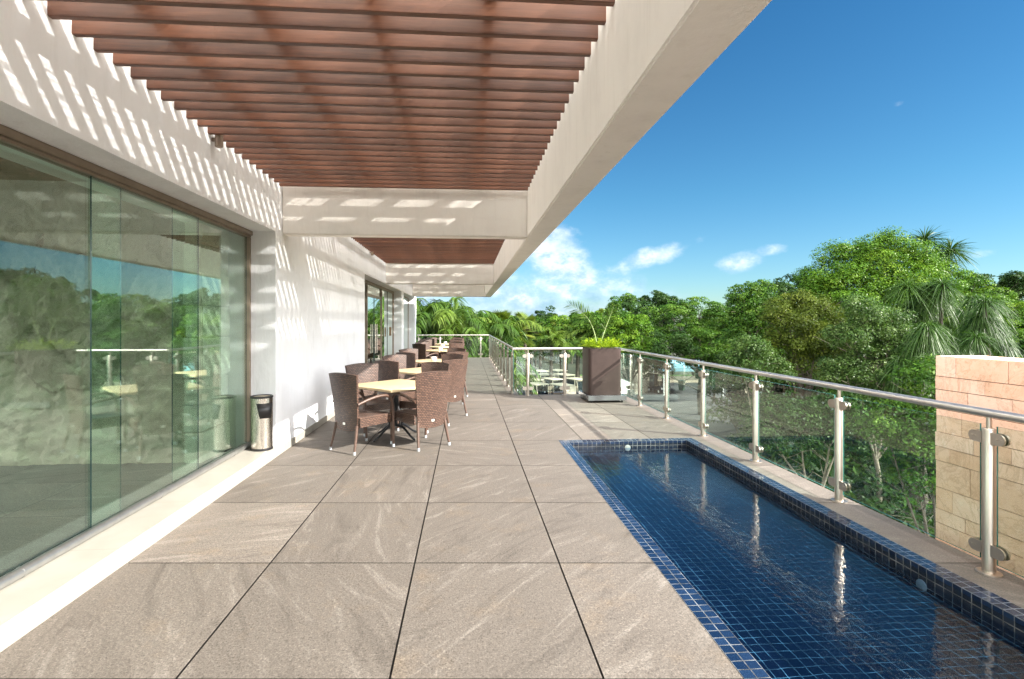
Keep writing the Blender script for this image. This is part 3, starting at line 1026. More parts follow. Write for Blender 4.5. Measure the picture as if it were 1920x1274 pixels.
# ------------------------------------------------------------------ stone wall beyond the railing
sw2 = thing('stone_wall', 'pink beige wall of rough cut stone blocks standing outside the railing', 'wall', (3.9, 2, GZ))
SX0, SX1, SYE, SZT = 3.76, 4.16, 3.985, 1.335
bm = bmesh.new()
box(bm, SX0 + .012, SX1 - .01, -4, SYE - .012, GZ, SZT - .02)
wp(obj('core', bm, M_mortar, sw2))
bm = bmesh.new()
tones = []
z = SZT
rows = [.165, .105, .155, .185, .115, .112, .215, .172, .11, .13, .16, .12, .2, .14, .17, .13] + [.16] * 10
for ri, h in enumerate(rows):
    y = SYE
    z0 = z - h
    first = True
    while y > -1.2:
        l = random.uniform(.18, .50) * (1.2 if h > .15 else 1)
        if first: l *= random.uniform(.45, .8)
        y0 = max(-1.3, y - l)
        px = SX0 + random.uniform(-.003, .003)
        n0 = len(bm.verts)
        vs = box(bm, px, SX0 + .06 if ri or True else SX1, y0 + .0026, y - .0026 if not first else y + random.uniform(-.004, .006), z0 + .0026, z - .0026)
        tn = random.random()
        tones += [tn] * 6
        y = y0
        first = False
    # end blocks (far end face)
    vs = box(bm, SX0 + .062, SX1, SYE - .06, SYE + random.uniform(-.004, .005), z0 + .0026, z - .0026)
    tones += [random.random()] * 6
    z = z0
# coping top
y = SYE
while y > -1.2:
    l = random.uniform(.35, .6)
    box(bm, SX0 + .064, SX1, y - l + .003, y - .064 if y == SYE else y - .003, SZT - .05, SZT - .004 + random.uniform(-.003, .003))
    tones += [random.uniform(.6, 1)] * 6
    y -= l
o = obj('stone_blocks', bm, M_block, sw2)
a = o.data.attributes.new('tone', 'FLOAT', 'FACE'); a.data.foreach_set('value', np.array(tones, np.float32))
wp(o)

# ------------------------------------------------------------------ chairs and tables
def grid_panel(fn, nu, nv, th, wu, wv):
    """closed panel from a surface fn(u,v)->Vector, thickness th, with UV in metres"""
    bm = bmesh.new()
    uvl = bm.loops.layers.uv.new('UVMap')
    P = [[Vector(fn(i / nu * 2 - 1, j / nv)) for i in range(nu + 1)] for j in range(nv + 1)]
    N = [[None] * (nu + 1) for _ in range(nv + 1)]
    for j in range(nv + 1):
        for i in range(nu + 1):
            du = P[j][min(i + 1, nu)] - P[j][max(i - 1, 0)]
            dv = P[min(j + 1, nv)][i] - P[max(j - 1, 0)][i]
            N[j][i] = du.cross(dv).normalized()
    A = [[bm.verts.new(P[j][i] + N[j][i] * th / 2) for i in range(nu + 1)] for j in range(nv + 1)]
    Bv = [[bm.verts.new(P[j][i] - N[j][i] * th / 2) for i in range(nu + 1)] for j in range(nv + 1)]
    uv = lambda i, j: (i / nu * wu, j / nv * wv)
    def face(vs, uvs):
        f = bm.faces.new(vs); f.smooth = True
        for l, q in zip(f.loops, uvs): l[uvl].uv = q
    for j in range(nv):
        for i in range(nu):
            q = [uv(i, j), uv(i + 1, j), uv(i + 1, j + 1), uv(i, j + 1)]
            face((A[j][i], A[j][i + 1], A[j + 1][i + 1], A[j + 1][i]), q)
            face((Bv[j][i], Bv[j + 1][i], Bv[j + 1][i + 1], Bv[j][i + 1]), [q[0], q[3], q[2], q[1]])
    for j in range(nv):
        for i, s in ((0, 1), (nu, -1)):
            vs = (A[j][i], A[j + 1][i], Bv[j + 1][i], Bv[j][i])
            face(vs if s > 0 else vs[::-1], [(0, j / nv * wv), (0, (j + 1) / nv * wv), (th, (j + 1) / nv * wv), (th, j / nv * wv)][::s])
    for i in range(nu):
        for j, s in ((0, -1), (nv, 1)):
            vs = (A[j][i], A[j][i + 1], Bv[j][i + 1], Bv[j][i])
            face(vs if s > 0 else vs[::-1], [(i / nu * wu, 0), ((i + 1) / nu * wu, 0), ((i + 1) / nu * wu, th), (i / nu * wu, th)][::s])
    return bm
def objkeep(name, bm, m, parent, sharp=True):
    me = bpy.data.meshes.new(name)
    bm.to_mesh(me); bm.free()
    me.materials.append(m)
    if sharp:
        me.set_sharp_from_angle(angle=R(50))
    return link(name, me, parent)
def make_chair():
    t = thing('wicker_armchair', 'x', 'armchair', (0, 0, 0), 0, 'wicker armchairs round the terrace tables')
    def back(u, v):
        wdt = .208 + .064 * v ** 1.3
        y = -.262 - .085 * v ** 1.4 + .045 * u * u * (0.4 + .6 * v)
        z = .285 + .675 * v + .020 * (1 - u * u) * v ** 4 - .03 * (1 - v) ** 3 * (1 - u * u)
        return (u * wdt, y, z)
    objkeep('backrest', grid_panel(back, 12, 12, .032, .52, .68), M_wicker, t)
    def seat(u, v):
        hw = .225 + .03 * v
        return (u * hw, -.25 + .50 * v, .425 - .016 * (1 - u * u) * math.sin(v * PI) - (.02 * max(0, v - .85) / .15))
    objkeep('seat', grid_panel(seat, 8, 8, .03, .5, .5), M_wicker, t)
    # apron: three woven sides under the seat
    def apr(u, v):
        s = (u + 1) / 2 * 3
        hw, yb, yf = .238, -.24, .255
        if s < 1: x, y = -hw, yb + (yf - yb) * s
        elif s < 2: x, y = -hw + 2 * hw * (s - 1), yf
        else: x, y = hw, yf - (yf - yb) * (s - 2)
        # rounded corners
        return (x, y, .315 + .115 * v - (.03 * math.exp(-((s - 1.5) / .55) ** 4) * 0 if True else 0) + .02 * (1 - v) * math.exp(-((s - 1.5) / .5) ** 2))
    objkeep('apron', grid_panel(apr, 18, 3, .022, 1.46, .12), M_wicker, t)
    for s in (-1, 1):
        bm = bmesh.new()
        pts = bez((s * .245, -.27, .60), (s * .27, -.12, .66), (s * .285, .02, .69), (s * .285, .13, .675), 7)
        pts += bez((s * .285, .13, .675), (s * .285, .215, .66), (s * .28, .245, .60), (s * .276, .255, .46), 7)[1:]
        tube(bm, pts, [.017] * 2 + [.019] * (len(pts) - 2), 10)
        obj('armrest', bm, M_cane, t, smooth=True)
        bm = bmesh.new(); tube(bm, [(s * .276, .255, .46), (s * .272, .262, .2), (s * .27, .268, .035)], [.019, .018, .015], 10)
        l = obj('leg', bm, M_cane, t, smooth=True)
        bm = bmesh.new(); tube(bm, [(s * .27, .268, .0), (s * .27, .268, .038)], .0175, 10)
        obj('foot_cap', bm, M_cap, l, smooth=True)
        bm = bmesh.new(); tube(bm, [(s * .205, -.255, .34), (s * .222, -.285, .17), (s * .236, -.315, .035)], [.019, .018, .015], 10)
        l = obj('leg', bm, M_cane, t, smooth=True)
        bm = bmesh.new(); tube(bm, [(s * .237, -.317, .0), (s * .236, -.315, .038)], .0175, 10)
        obj('foot_cap', bm, M_cap, l, smooth=True)
    bxo('badge', (-.022, .022, -.293, -.286, .335, .365), M_badge, t, bevel=.003)
    return t
def make_table():
    t = thing('terrace_table', 'x', 'table', (0, 0, 0), 0, 'square cream tables on the terrace')
    hs, r = .485, .03
    pts = []
    for cx, cy, a0 in ((hs - r, hs - r, 0), (-hs + r, hs - r, 90), (-hs + r, -hs + r, 180), (hs - r, -hs + r, 270)):
        for k in range(6):
            a = R(a0 + 90 * k / 5); pts.append((cx + r * math.cos(a), cy + r * math.sin(a)))
    bm = bmesh.new()
    prof = [(1.0, .712), (1.0, .733), (.992, .741), (.985, .743)]
    rings = [[bm.verts.new((x * s, y * s, z)) for x, y in pts] for s, z in [(.985, .708)] + prof]
    for r0, r1 in zip(rings, rings[1:]):
        for i in range(len(pts)):
            j = (i + 1) % len(pts); bm.faces.new((r0[i], r0[j], r1[j], r1[i]))
    bm.faces.new(rings[0][::-1]); bm.faces.new(rings[-1])
    obj('tabletop', bm, M_table, t, smooth=True)
    bm = bmesh.new()
    tube(bm, [(0, 0, .16), (0, 0, .70)], .024, 12)
    box(bm, -.2, .2, -.02, .02, .69, .707); box(bm, -.02, .02, -.2, .2, .688, .706)
    obj('column', bm, M_iron, t, smooth=True)
    for k in range(4):
        a = k * PI / 2
        ca, sa = math.cos(a), math.sin(a)
        q = lambda rr, z: (rr * ca, rr * sa, z)
        bm = bmesh.new()
        tube(bm, [q(.02, .17), q(.13, .165), q(.19, .135), q(.30, .055), q(.355, .028), q(.385, .012)], [.017, .017, .016, .014, .017, .012], 8)
        tube(bm, [q(.12, .165), q(.115, .25), q(.085, .33), q(.04, .45), q(.02, .56)], .010, 8)
        tube(bm, [q(.02, .30), q(.06, .26), q(.07, .20), q(.05, .17)], .007, 6)
        obj('foot', bm, M_iron, t, smooth=True)
    return t
def make_bowl():
    t = thing('sugar_bowl', 'x', 'bowl', (0, 0, 0), 0, 'white ceramic pots on the tables')
    bm = bmesh.new(); lathe(bm, [(.045, 0), (.062, .012), (.066, .035), (.058, .052), (.05, .05), (.045, .04)], 20)
    obj('bowl_body', bm, M_white, t, smooth=True)
    bm = bmesh.new(); lathe(bm, [(.062, .053), (.066, .058), (.060, .078), (.04, .084)], 20)
    obj('rim', bm, M_white, t, smooth=True)
    return t
chair0, table0, bowl0 = make_chair(), make_table(), make_bowl()
TC = [(-.98, 7.53, 'nearest table', 3), (-.78, 9.72, 'second table from the camera', 1), (-.76, 12.1, 'third table from the camera', -2),
      (-.84, 16.7, 'fourth table', 2), (-.88, 19.2, 'fifth table', -1), (-.88, 21.6, 'farthest table before the end railing', 1)]
spots = [((-.34, -.57), 'near left side', 49), ((.37, -.43), 'near right side', 128.7), ((-.41, .50), 'wall side, far left', -51), ((.33, .64), 'far side', -123)]
fu = [0]
def place(proto, loc, rz, label, flag):
    if flag[0] == 0:
        flag[0] = 1
        proto.location = loc; proto.rotation_euler = (0, 0, rz); proto['label'] = label
        return proto
    return dup(proto, loc, rz, label)
fc, ft, fb = [0], [0], [0]
for k, (cx, cy, nm, jit) in enumerate(TC):
    place(table0, (cx, cy, 0), R(45 + jit), 'cream square table on black iron foot, ' + nm, ft)
    for i, ((ox, oy), side, hd) in enumerate(spots):
        j = random.uniform(-4, 4) if k else 0
        e = 1.0 if k == 0 else random.uniform(.96, 1.10)
        place(chair0, (cx + ox * e, cy + oy * e, 0), R(hd - 90 + j), 'brown wicker armchair on the ' + side + ' of the ' + nm.replace(' from the camera', '').replace(' before the end railing', ''), fc)
    if k:
        place(bowl0, (cx + (.02 if k != 1 else .06), cy + .03, .743), 0, 'small white ceramic pot on the ' + nm, fb)

# ------------------------------------------------------------------ litter bin with ash tray
t = thing('litter_bin', 'steel cylinder litter bin with ash tray top standing on the cream window sill', 'litter bin', (-2.375, 6.43, .125), R(-20))
bm = bmesh.new(); lathe(bm, [(.118, .028), (.118, .60)], 40)
obj('bin_body', bm, M_bin, t, smooth=True)
bm = bmesh.new(); lathe(bm, [(.119, 0), (.122, .006), (.122, .024), (.117, .028)], 40)
obj('base_ring', bm, M_black, t, smooth=True)
bm = bmesh.new(); lathe(bm, [(.118, .60), (.124, .604), (.124, .622), (.112, .626), (.108, .606), (.10, .604)], 40)
obj('rim', bm, M_black, t, smooth=True)
bm = bmesh.new(); lathe(bm, [(.105, .605), (.104, .613), (.05, .617), (.01, .616)], 30)
obj('gravel', bm, M_gravel, t, smooth=True)
bm = bmesh.new()       # curved flap opening on the side
def arcplate(bm, r, a0, a1, zt, zb, shrink, n=10):
    top = [(r * math.cos(a0 + (a1 - a0) * i / n), r * math.sin(a0 + (a1 - a0) * i / n), zt) for i in range(n + 1)]
    m = (a0 + a1) / 2
    bot = [(r * math.cos(m + (a0 + (a1 - a0) * i / n - m) * shrink), r * math.sin(m + (a0 + (a1 - a0) * i / n - m) * shrink), zb) for i in range(n + 1)]
    ta = [bm.verts.new(p) for p in top]; ba = [bm.verts.new(p) for p in bot]
    for i in range(n): bm.faces.new((ta[i], ba[i], ba[i + 1], ta[i + 1]))
arcplate(bm, .1205, R(-78), R(18), .545, .375, .62)
o = obj('opening', bm, M_black, t, smooth=True)
sm = o.modifiers.new('thick', 'SOLIDIFY'); sm.thickness = .004; sm.offset = 1

# ------------------------------------------------------------------ planter
t = thing('planter', 'tall dark brown metal planter full of lime green foliage at the terrace corner', 'planter', (2.40, 10.38, 0))
def rbox(bm, x0, x1, y0, y1, z0, z1, r, n=6):
    pts = []
    for cx, cy, a0 in ((x1 - r, y1 - r, 0), (x0 + r, y1 - r, 90), (x0 + r, y0 + r, 180), (x1 - r, y0 + r, 270)):
        for k in range(n + 1):
            a = R(a0 + 90 * k / n); pts.append((cx + r * math.cos(a), cy + r * math.sin(a)))
    a = [bm.verts.new((x, y, z0)) for x, y in pts]; b = [bm.verts.new((x, y, z1)) for x, y in pts]
    for i in range(len(pts)):
        j = (i + 1) % len(pts); bm.faces.new((a[i], a[j], b[j], b[i]))
    bm.faces.new(a[::-1]); bm.faces.new(b)
bm = bmesh.new(); rbox(bm, .035, .70, .10, .78, .145, 1.07, .07)
obj('planter_body', bm, M_planter, t, smooth=True)
bm = bmesh.new(); rbox(bm, .045, .69, .11, .77, 1.071, 1.078, .06)
obj('soil', bm, M_soil, t)
bm = bmesh.new(); box(bm, 0, .78, .02, .92, .045, .142)
obj('tray', bm, M_tray, t, bevel=.004)
for x, y in ((.08, .08), (.70, .08), (.08, .85), (.70, .85)):
    bm = bmesh.new(); tube(bm, [(x - .012, y, .022), (x + .012, y, .022)], .022, 12)
    obj('caster', bm, M_black, t, smooth=True)
PLANTER = Vector((2.40, 10.38, 1.07))

# ================================================================== VEGETATION
def nrm(v):
    return v / np.maximum(np.linalg.norm(v, axis=-1, keepdims=True), 1e-9)
class Leaves:
    def __init__(s):
        s.v, s.f, s.t, s.n = [], [], [], 0
    def quads(s, P, tone):      # P (N,4,3)
        N = len(P)
        s.v.append(P.reshape(-1, 3))
        s.f.append(np.arange(N * 4).reshape(N, 4) + s.n)
        s.t.append(np.asarray(tone, float))
        s.n += N * 4
    def leaf(s, c, n, size, aspect, tone):
        N = len(c)
        r = rng.normal(size=(N, 3))
        u = nrm(np.cross(n, r))
        w = nrm(np.cross(n, u))
        L = size[:, None] * .5
        Wd = L * aspect
        bend = n * (size[:, None] * .10)
        P = np.stack([c - u * L, c - u * L * .1 + w * Wd - bend, c + u * L, c - u * L * .1 - w * Wd - bend], 1)
        s.quads(P, tone)
    def ribbon(s, O, Dr, L, droop, Wd, seg, tone, side=None):
        N = len(O)
        Dr = nrm(Dr)
        if side is None:
            side = np.cross(Dr, np.array([0, 0, 1.0]))
            bad = np.linalg.norm(side, axis=1) < .1
            side[bad] = np.array([1.0, 0, 0])
            side = nrm(side + .35 * rng.normal(size=(N, 3)))
        pts = []
        for k in range(seg + 1):
            t = k / seg
            p = O + Dr * (L * t)[:, None]
            p[:, 2] -= droop * L * t * t
            wv = Wd * (math.sin(PI * (0.18 + .80 * t)) if seg > 1 else (1 if k == 0 else .15))
            pts.append((p - side * wv[:, None] * .5, p + side * wv[:, None] * .5))
        for k in range(seg):
            s.quads(np.stack([pts[k][0], pts[k][1], pts[k + 1][1], pts[k + 1][0]], 1), tone)
    def mesh(s, name, m):
        V = np.concatenate(s.v).astype(np.float32); F = np.concatenate(s.f).astype(np.int32); T = np.clip(np.concatenate(s.t), 0, 1).astype(np.float32)
        me = bpy.data.meshes.new(name)
        me.vertices.add(len(V)); me.vertices.foreach_set('co', V.ravel())
        me.loops.add(F.size); me.loops.foreach_set('vertex_index', F.ravel())
        me.polygons.add(len(F)); me.polygons.foreach_set('loop_start', np.arange(0, F.size, 4, dtype=np.int32))
        me.update(calc_edges=True)
        a = me.attributes.new('tone', 'FLOAT', 'FACE'); a.data.foreach_set('value', T)
        me.materials.append(m)
        return me
def rdir(n, zmin=-.45):
    d = nrm(rng.normal(size=(n * 3, 3)))
    d = d[d[:, 2] > zmin][:n]
    while len(d) < n:
        e = nrm(rng.normal(size=(n, 3))); d = np.concatenate([d, e[e[:, 2] > zmin]])[:n]
    return d
def crown(Lv, lobes, n, size, clump=.30, aspect=.5, per=150, flat=.6, zmin=-.5, tonesd=.19, shell=(.70, 1.10), stick=.5):
    area = np.array([(r[3] * r[4] + r[4] * r[5] + r[3] * r[5]) for r in lobes])
    area = area / area.sum()
    for lo, a in zip(lobes, area):
        c, r = np.array(lo[:3]), np.array(lo[3:6])
        m = max(3, int(n * a / per))
        d = rdir(m, zmin)
        cc = c + d * r * rng.uniform(shell[0], shell[1], (m, 1))
        cc += rng.normal(size=(m, 3)) * r * .06
        cs = clump * rng.uniform(.55, 1.45, m)
        ct = rng.normal(.48, tonesd, m)
        idx = np.repeat(np.arange(m), per)
        N = len(idx)
        od = nrm(rng.normal(size=(N, 3)) + d[idx] * .55 + np.array([0, 0, .45]))
        rad = rng.uniform(.55, 1.12, N) ** .8
        p = cc[idx] + od * np.array([1, 1, flat + .1]) * (cs[idx] * rad)[:, None]
        nn = nrm(od * .85 + np.array([0, 0, .45]) + rng.normal(size=(N, 3)) * stick * .8)
        sz = size * rng.uniform(.6, 1.3, N)
        Lv.leaf(p, nn, sz, aspect, ct[idx] + rng.normal(0, .13, N))
def limbs(bm, base, tops, r0, sway=.25, sub=True):
    base = Vector(base)
    cen = sum((Vector(t) for t in tops), Vector()) / len(tops)
    fork = base.lerp(cen, .52); fork.z = base.z + (cen.z - base.z) * .5
    j = lambda k: Vector((random.uniform(-k, k), random.uniform(-k, k), 0))
    p = bez(base, base.lerp(fork, .33) + j(sway), base.lerp(fork, .66) + j(sway), fork, 7)
    tube(bm, p, [r0 * (1.25 if i == 0 else 1 - .45 * i / 7) for i in range(8)], 9)
    for tp in tops:
        tp = Vector(tp)
        q = bez(fork - Vector((0, 0, .1)), fork.lerp(tp, .35) + j(sway), fork.lerp(tp, .7) + j(sway), tp, 6)
        tube(bm, q, [r0 * .5 * (1 - .8 * i / 6) for i in range(7)], 6)
        if sub:
            for k in (2, 3, 4, 5):
                for _ in range(2):
                    e = q[k] + Vector((random.uniform(-1, 1), random.uniform(-1, 1), random.uniform(-.1, .9))) * (tp - fork).length * .3
                    tube(bm, [q[k], q[k].lerp(e, .5) + j(.06), e], [r0 * .14, r0 * .09, r0 * .03], 5)
def tree(name, label, cat, lobes_px, D, n, size, lm, base_px=None, bark=None, group=None, zground=GZ, r0=.16, **kw):
    """lobes given where they are seen: (px, py, radius in px, depth offset m)"""
    lobes = []
    for l in lobes_px:
        px, py, rp = l[:3]
        dd = D + (l[3] if len(l) > 3 else 0)
        fl = l[4] if len(l) > 4 else .9
        c = at(px, py, dd); r = rp * dd / 1000.0
        lobes.append((c.x, c.y, c.z, r, r, r * fl))
    extra = []
    for (x, y, z, r, r2, rz3) in lobes:
        for _ in range(3):
            d = rdir(1, -.25)[0]
            k = rng.uniform(.28, .5)
            extra.append((x + d[0] * r * .95, y + d[1] * r * .95, z + d[2] * rz3 * .95, r * k, r * k, rz3 * k * .8))
    nmain = len(lobes)
    lobes = lobes + extra
    bx = base_px if base_px else sum(l[0] for l in lobes_px) / len(lobes_px)
    b = at(bx, 605, D); b.z = zground
    t = thing(name, label, cat, b, 0, group)
    rel = [(l[0] - b.x, l[1] - b.y, l[2] - b.z) + l[3:] for l in lobes]
    Lv = Leaves()
    crown(Lv, rel, n, size, **kw)
    link('crown', Lv.mesh('crown', lm), t)
    bm = bmesh.new()
    limbs(bm, (0, 0, -.1), [Vector(r[:3]) for r in rel[:nmain]][:9], r0)
    obj('trunk', bm, bark or M_bark, t, smooth=True)
    return t
TG = 'trees beyond the terrace'
# --- hero trees on the right
tree('broadleaf_tree', 'large bright green rounded tree rising highest on the right beneath the spiky heads', 'tree',
     [(1560, 520, 42), (1612, 500, 44, .5), (1662, 490, 46, 0), (1712, 515, 44, .3), (1580, 565, 46), (1640, 545, 58), (1700, 560, 52), (1748, 560, 44, .5), (1610, 600, 40, -.4), (1545, 560, 34, .4), (1668, 470, 24, .2), (1568, 492, 24, .3), (1676, 600, 46, -.5)],
     25, 100000, .100, L_bright, 1640, group=TG, clump=.50, r0=.22)
tree('olive_tree', 'yellowish olive tree with fine leaves left of the large bright tree', 'tree',
     [(1478, 590, 34), (1515, 580, 30, .4), (1535, 615, 36), (1490, 630, 42), (1545, 655, 40), (1470, 665, 36), (1518, 690, 42), (1570, 690, 30)],
     21, 52000, .075, L_olive, 1505, group=TG, clump=.36, r0=.14)
tree('loose_tree', 'loose silvery leaved tree with bare twigs in front of the bright tree', 'tree',
     [(1620, 590, 32), (1660, 620, 38), (1602, 640, 40), (1690, 665, 42), (1640, 690, 46), (1585, 700, 36), (1715, 715, 40), (1665, 735, 40), (1610, 750, 36)],
     15.5, 42000, .068, L_grey, 1640, bark=M_barkpale, group=TG, clump=.22, per=45, tonesd=.22, r0=.10)
tree('acacia', 'wide flat layered tree above the pale blue tent', 'tree',
     [(1258, 592, 36, 0, .6), (1310, 580, 40, 0, .5), (1350, 600, 40, 0, .6), (1280, 625, 46, 0, .6), (1335, 640, 50, 0, .6), (1375, 660, 44, 0, .6), (1290, 662, 46, 0, .6), (1240, 640, 36, 0, .6), (1392, 615, 30, 0, .6), (1330, 690, 40, 0, .55)],
     38, 60000, .125, L_mid, 1315, group=TG, clump=.5, flat=.32, r0=.2)
tree('broadleaf_tree', 'mid green open tree between the layered tree and the olive tree', 'tree',
     [(1395, 560, 26), (1425, 555, 26), (1410, 595, 36), (1445, 600, 30), (1400, 640, 36), (1440, 650, 36), (1415, 690, 36)],
     30, 26000, .14, L_mid, 1418, bark=M_barkpale, group=TG, clump=.34, per=48, r0=.15)
tree('silver_tree', 'pale silvery small leaved tree above the railing left of the olive tree', 'tree',
     [(1400, 655, 26), (1428, 675, 30), (1388, 685, 28), (1450, 700, 28), (1410, 715, 30)],
     19, 13000, .085, L_grey, 1418, bark=M_barkpale, group=TG, clump=.22, per=40, r0=.08)
tree('dark_tree', 'dark dense tree on the skyline behind the olive tree', 'tree',
     [(1455, 560, 30), (1490, 545, 30), (1520, 540, 26), (1480, 585, 34), (1450, 600, 30)],
     42, 14000, .20, L_dark, 1480, group=TG, clump=.55, r0=.2)
tree('dark_tree', 'dark dense tree at the right edge of the picture behind the hanging leaves', 'tree',
     [(1830, 550, 34), (1870, 545, 30), (1910, 555, 34), (1950, 545, 36), (1990, 560, 40), (1840, 590, 40), (1900, 600, 44)],
     40, 20000, .19, L_dark, 1890, group=TG, clump=.5, r0=.2)
tree('broadleaf_tree', 'bright yellow green leafy tree right of the spiky heads', 'tree',
     [(1798, 540, 30), (1822, 562, 30), (1868, 580, 36), (1905, 605, 38), (1945, 620, 40), (1860, 625, 40), (1915, 650, 40), (1985, 640, 46)],
     26, 50000, .10, L_bright, 1870, group=TG, clump=.32, r0=.16)
tree('dark_tree', 'dark pinnate tree on the skyline above the brown planter', 'tree',
     [(1195, 580, 20), (1225, 570, 22), (1252, 572, 20), (1238, 595, 26), (1205, 605, 24), (1262, 600, 24), (1215, 640, 30)],
     50, 12000, .22, L_dark, 1230, group=TG, clump=.5, r0=.18)
tree('broadleaf_tree', 'yellow green bushy tree right behind the brown planter', 'tree',
     [(1172, 606, 17), (1195, 612, 18), (1150, 622, 18), (1205, 635, 24), (1170, 640, 24), (1145, 655, 20), (1190, 665, 26), (1225, 660, 24)],
     34, 22000, .13, L_bright, 1180, group=TG, clump=.34, r0=.14)
tree('broadleaf_tree', 'mid green tree at the skyline left of the dark pinnate tree', 'tree',
     [(1158, 575, 14), (1175, 570, 13), (1150, 590, 16), (1172, 590, 18)],
     62, 6000, .25, L_mid, 1162, group=TG, clump=.55)
tree('dark_tree', 'dark wide shrubby tree below the railing behind the second post', 'tree',
     [(1260, 650, 30), (1225, 690, 26), (1450, 740, 36), (1400, 735, 30), (1490, 760, 40), (1540, 770, 40), (1350, 720, 30)],
     30, 20000, .16, L_dark, 1420, group=TG, clump=.45, r0=.1)
# trees seen through the glass beside the stone wall
tree('leaning_tree', 'small leaning pale trunk tree seen through the glass left of the stone wall', 'tree',
     [(1500, 800, 60), (1560, 790, 55), (1450, 820, 50), (1600, 800, 50)],
     13.5, 16000, .085, L_dark, 1535, bark=M_barkpale, group=TG, clump=.25, r0=.085, per=50)
tree('broadleaf_tree', 'leafy tree hanging over beside the far edge of the stone wall', 'tree',
     [(1730, 780, 50), (1700, 830, 44), (1745, 860, 50), (1660, 800, 40), (1750, 720, 40), (1720, 900, 40)],
     9.5, 15000, .07, L_mid, 1790, group=TG, clump=.2, r0=.06, per=45)

# --- generic shared trees for the line behind
def proto_tree(name, lm, H, rad, n, size, seed, clump, layered=False, bark=None):
    random.seed(seed)
    lobes = []
    for k in range(9):
        a = random.uniform(0, 2 * PI); q = random.uniform(0, .62) * rad
        z = H * random.uniform(.45, .84)
        r = rad * random.uniform(.34, .52)
        lobes.append((q * math.cos(a), q * math.sin(a), z, r, r, r * (.55 if layered else .85)))
    lobes.append((0, 0, H * .88, rad * .42, rad * .42, H * .11))
    lobes.append((rad * .1, 0, H * .5, rad * .8, rad * .8, H * .28))
    Lv = Leaves(); crown(Lv, lobes, n, size, clump=clump, flat=.45 if layered else .65)
    bm = bmesh.new(); limbs(bm, (0, 0, 0), [Vector(l[:3]) for l in lobes[:6]], H * .018, sub=False)
    return Lv.mesh('crown', lm), mesh_of('trunk', bm, bark or M_bark)
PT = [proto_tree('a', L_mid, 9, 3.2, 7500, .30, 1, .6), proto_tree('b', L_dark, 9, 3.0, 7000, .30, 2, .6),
      proto_tree('c', L_bright, 9, 3.4, 8000, .28, 3, .55), proto_tree('d', L_olive, 9, 2.8, 6000, .28, 4, .5), proto_tree('e', L_mid, 9, 4.0, 8000, .28, 5, .6, True)]
random.seed(21)
def stand(kind, px, top, D, label, group, name='broadleaf_tree', cat='tree', zg=GZ):
    p = at(px, top, D)
    h = p.z - zg
    t = thing(name, label, cat, (p.x, p.y, zg), random.uniform(0, 6.28), group)
    s = h / 8.9
    t.scale = (s * random.uniform(.9, 1.15), s * random.uniform(.9, 1.15), s)
    link('crown', PT[kind][0], t); link('trunk', PT[kind][1], t)
    return t
FARL = 'green tree in the even tree line along the horizon'
for k in range(34):
    px = 800 + k * 13 + random.uniform(-5, 5)
    stand(random.choice([0, 0, 1, 2, 3]), px, 589 + random.uniform(-6, 6) - (6 if k > 24 else 0), random.uniform(82, 120), FARL, 'trees in the far tree line', 'distant_tree')
stand(1, 1020, 571, 95, 'single taller dark tree standing above the far tree line', TG, 'distant_tree')
for px, top, D, k in ((870, 583, 75, 1), (905, 585, 70, 0), (945, 588, 72, 0), (975, 590, 66, 2), (1005, 592, 70, 0), (1050, 590, 66, 2), (1085, 588, 64, 0), (1110, 583, 62, 2), (1130, 584, 58, 0)):
    stand(k, px, top, D, 'mid distance green tree behind the row of palms', 'trees behind the palms')
for px, top, D, k in ((1300, 575, 66, 0), (1350, 575, 62, 2), (1390, 560, 60, 1), (1440, 545, 60, 0), (1540, 545, 52, 1), (1600, 560, 50, 0), (1790, 545, 52, 1), (1850, 530, 56, 0), (1920, 530, 50, 1), (1990, 530, 48, 2), (2080, 520, 46, 0), (2180, 520, 44, 1)):
    stand(k, px, top, D, 'tree of the dense wood behind the right hand trees', 'trees of the dense wood on the right')
for px, top, D, k in ((1480, 650, 30, 1), (1560, 660, 28, 1), (1640, 640, 26, 1), (1720, 650, 24, 1), (1790, 640, 22, 0), (1860, 640, 21, 1), (1940, 630, 20, 0), (1400, 680, 34, 1), (1680, 700, 19, 1), (1600, 720, 20, 0), (1450, 600, 33, 0), (1500, 640, 27, 2), (1570, 610, 31, 0), (1640, 600, 30, 1), (1720, 600, 28, 0), (1810, 590, 29, 2), (1890, 570, 31, 0), (1340, 640, 44, 1), (2040, 600, 22, 1), (2200, 560, 24, 0)):
    stand(k, px, top, D, 'shaded tree of the undergrowth beyond the pool railing', 'trees of the undergrowth by the pool railing')
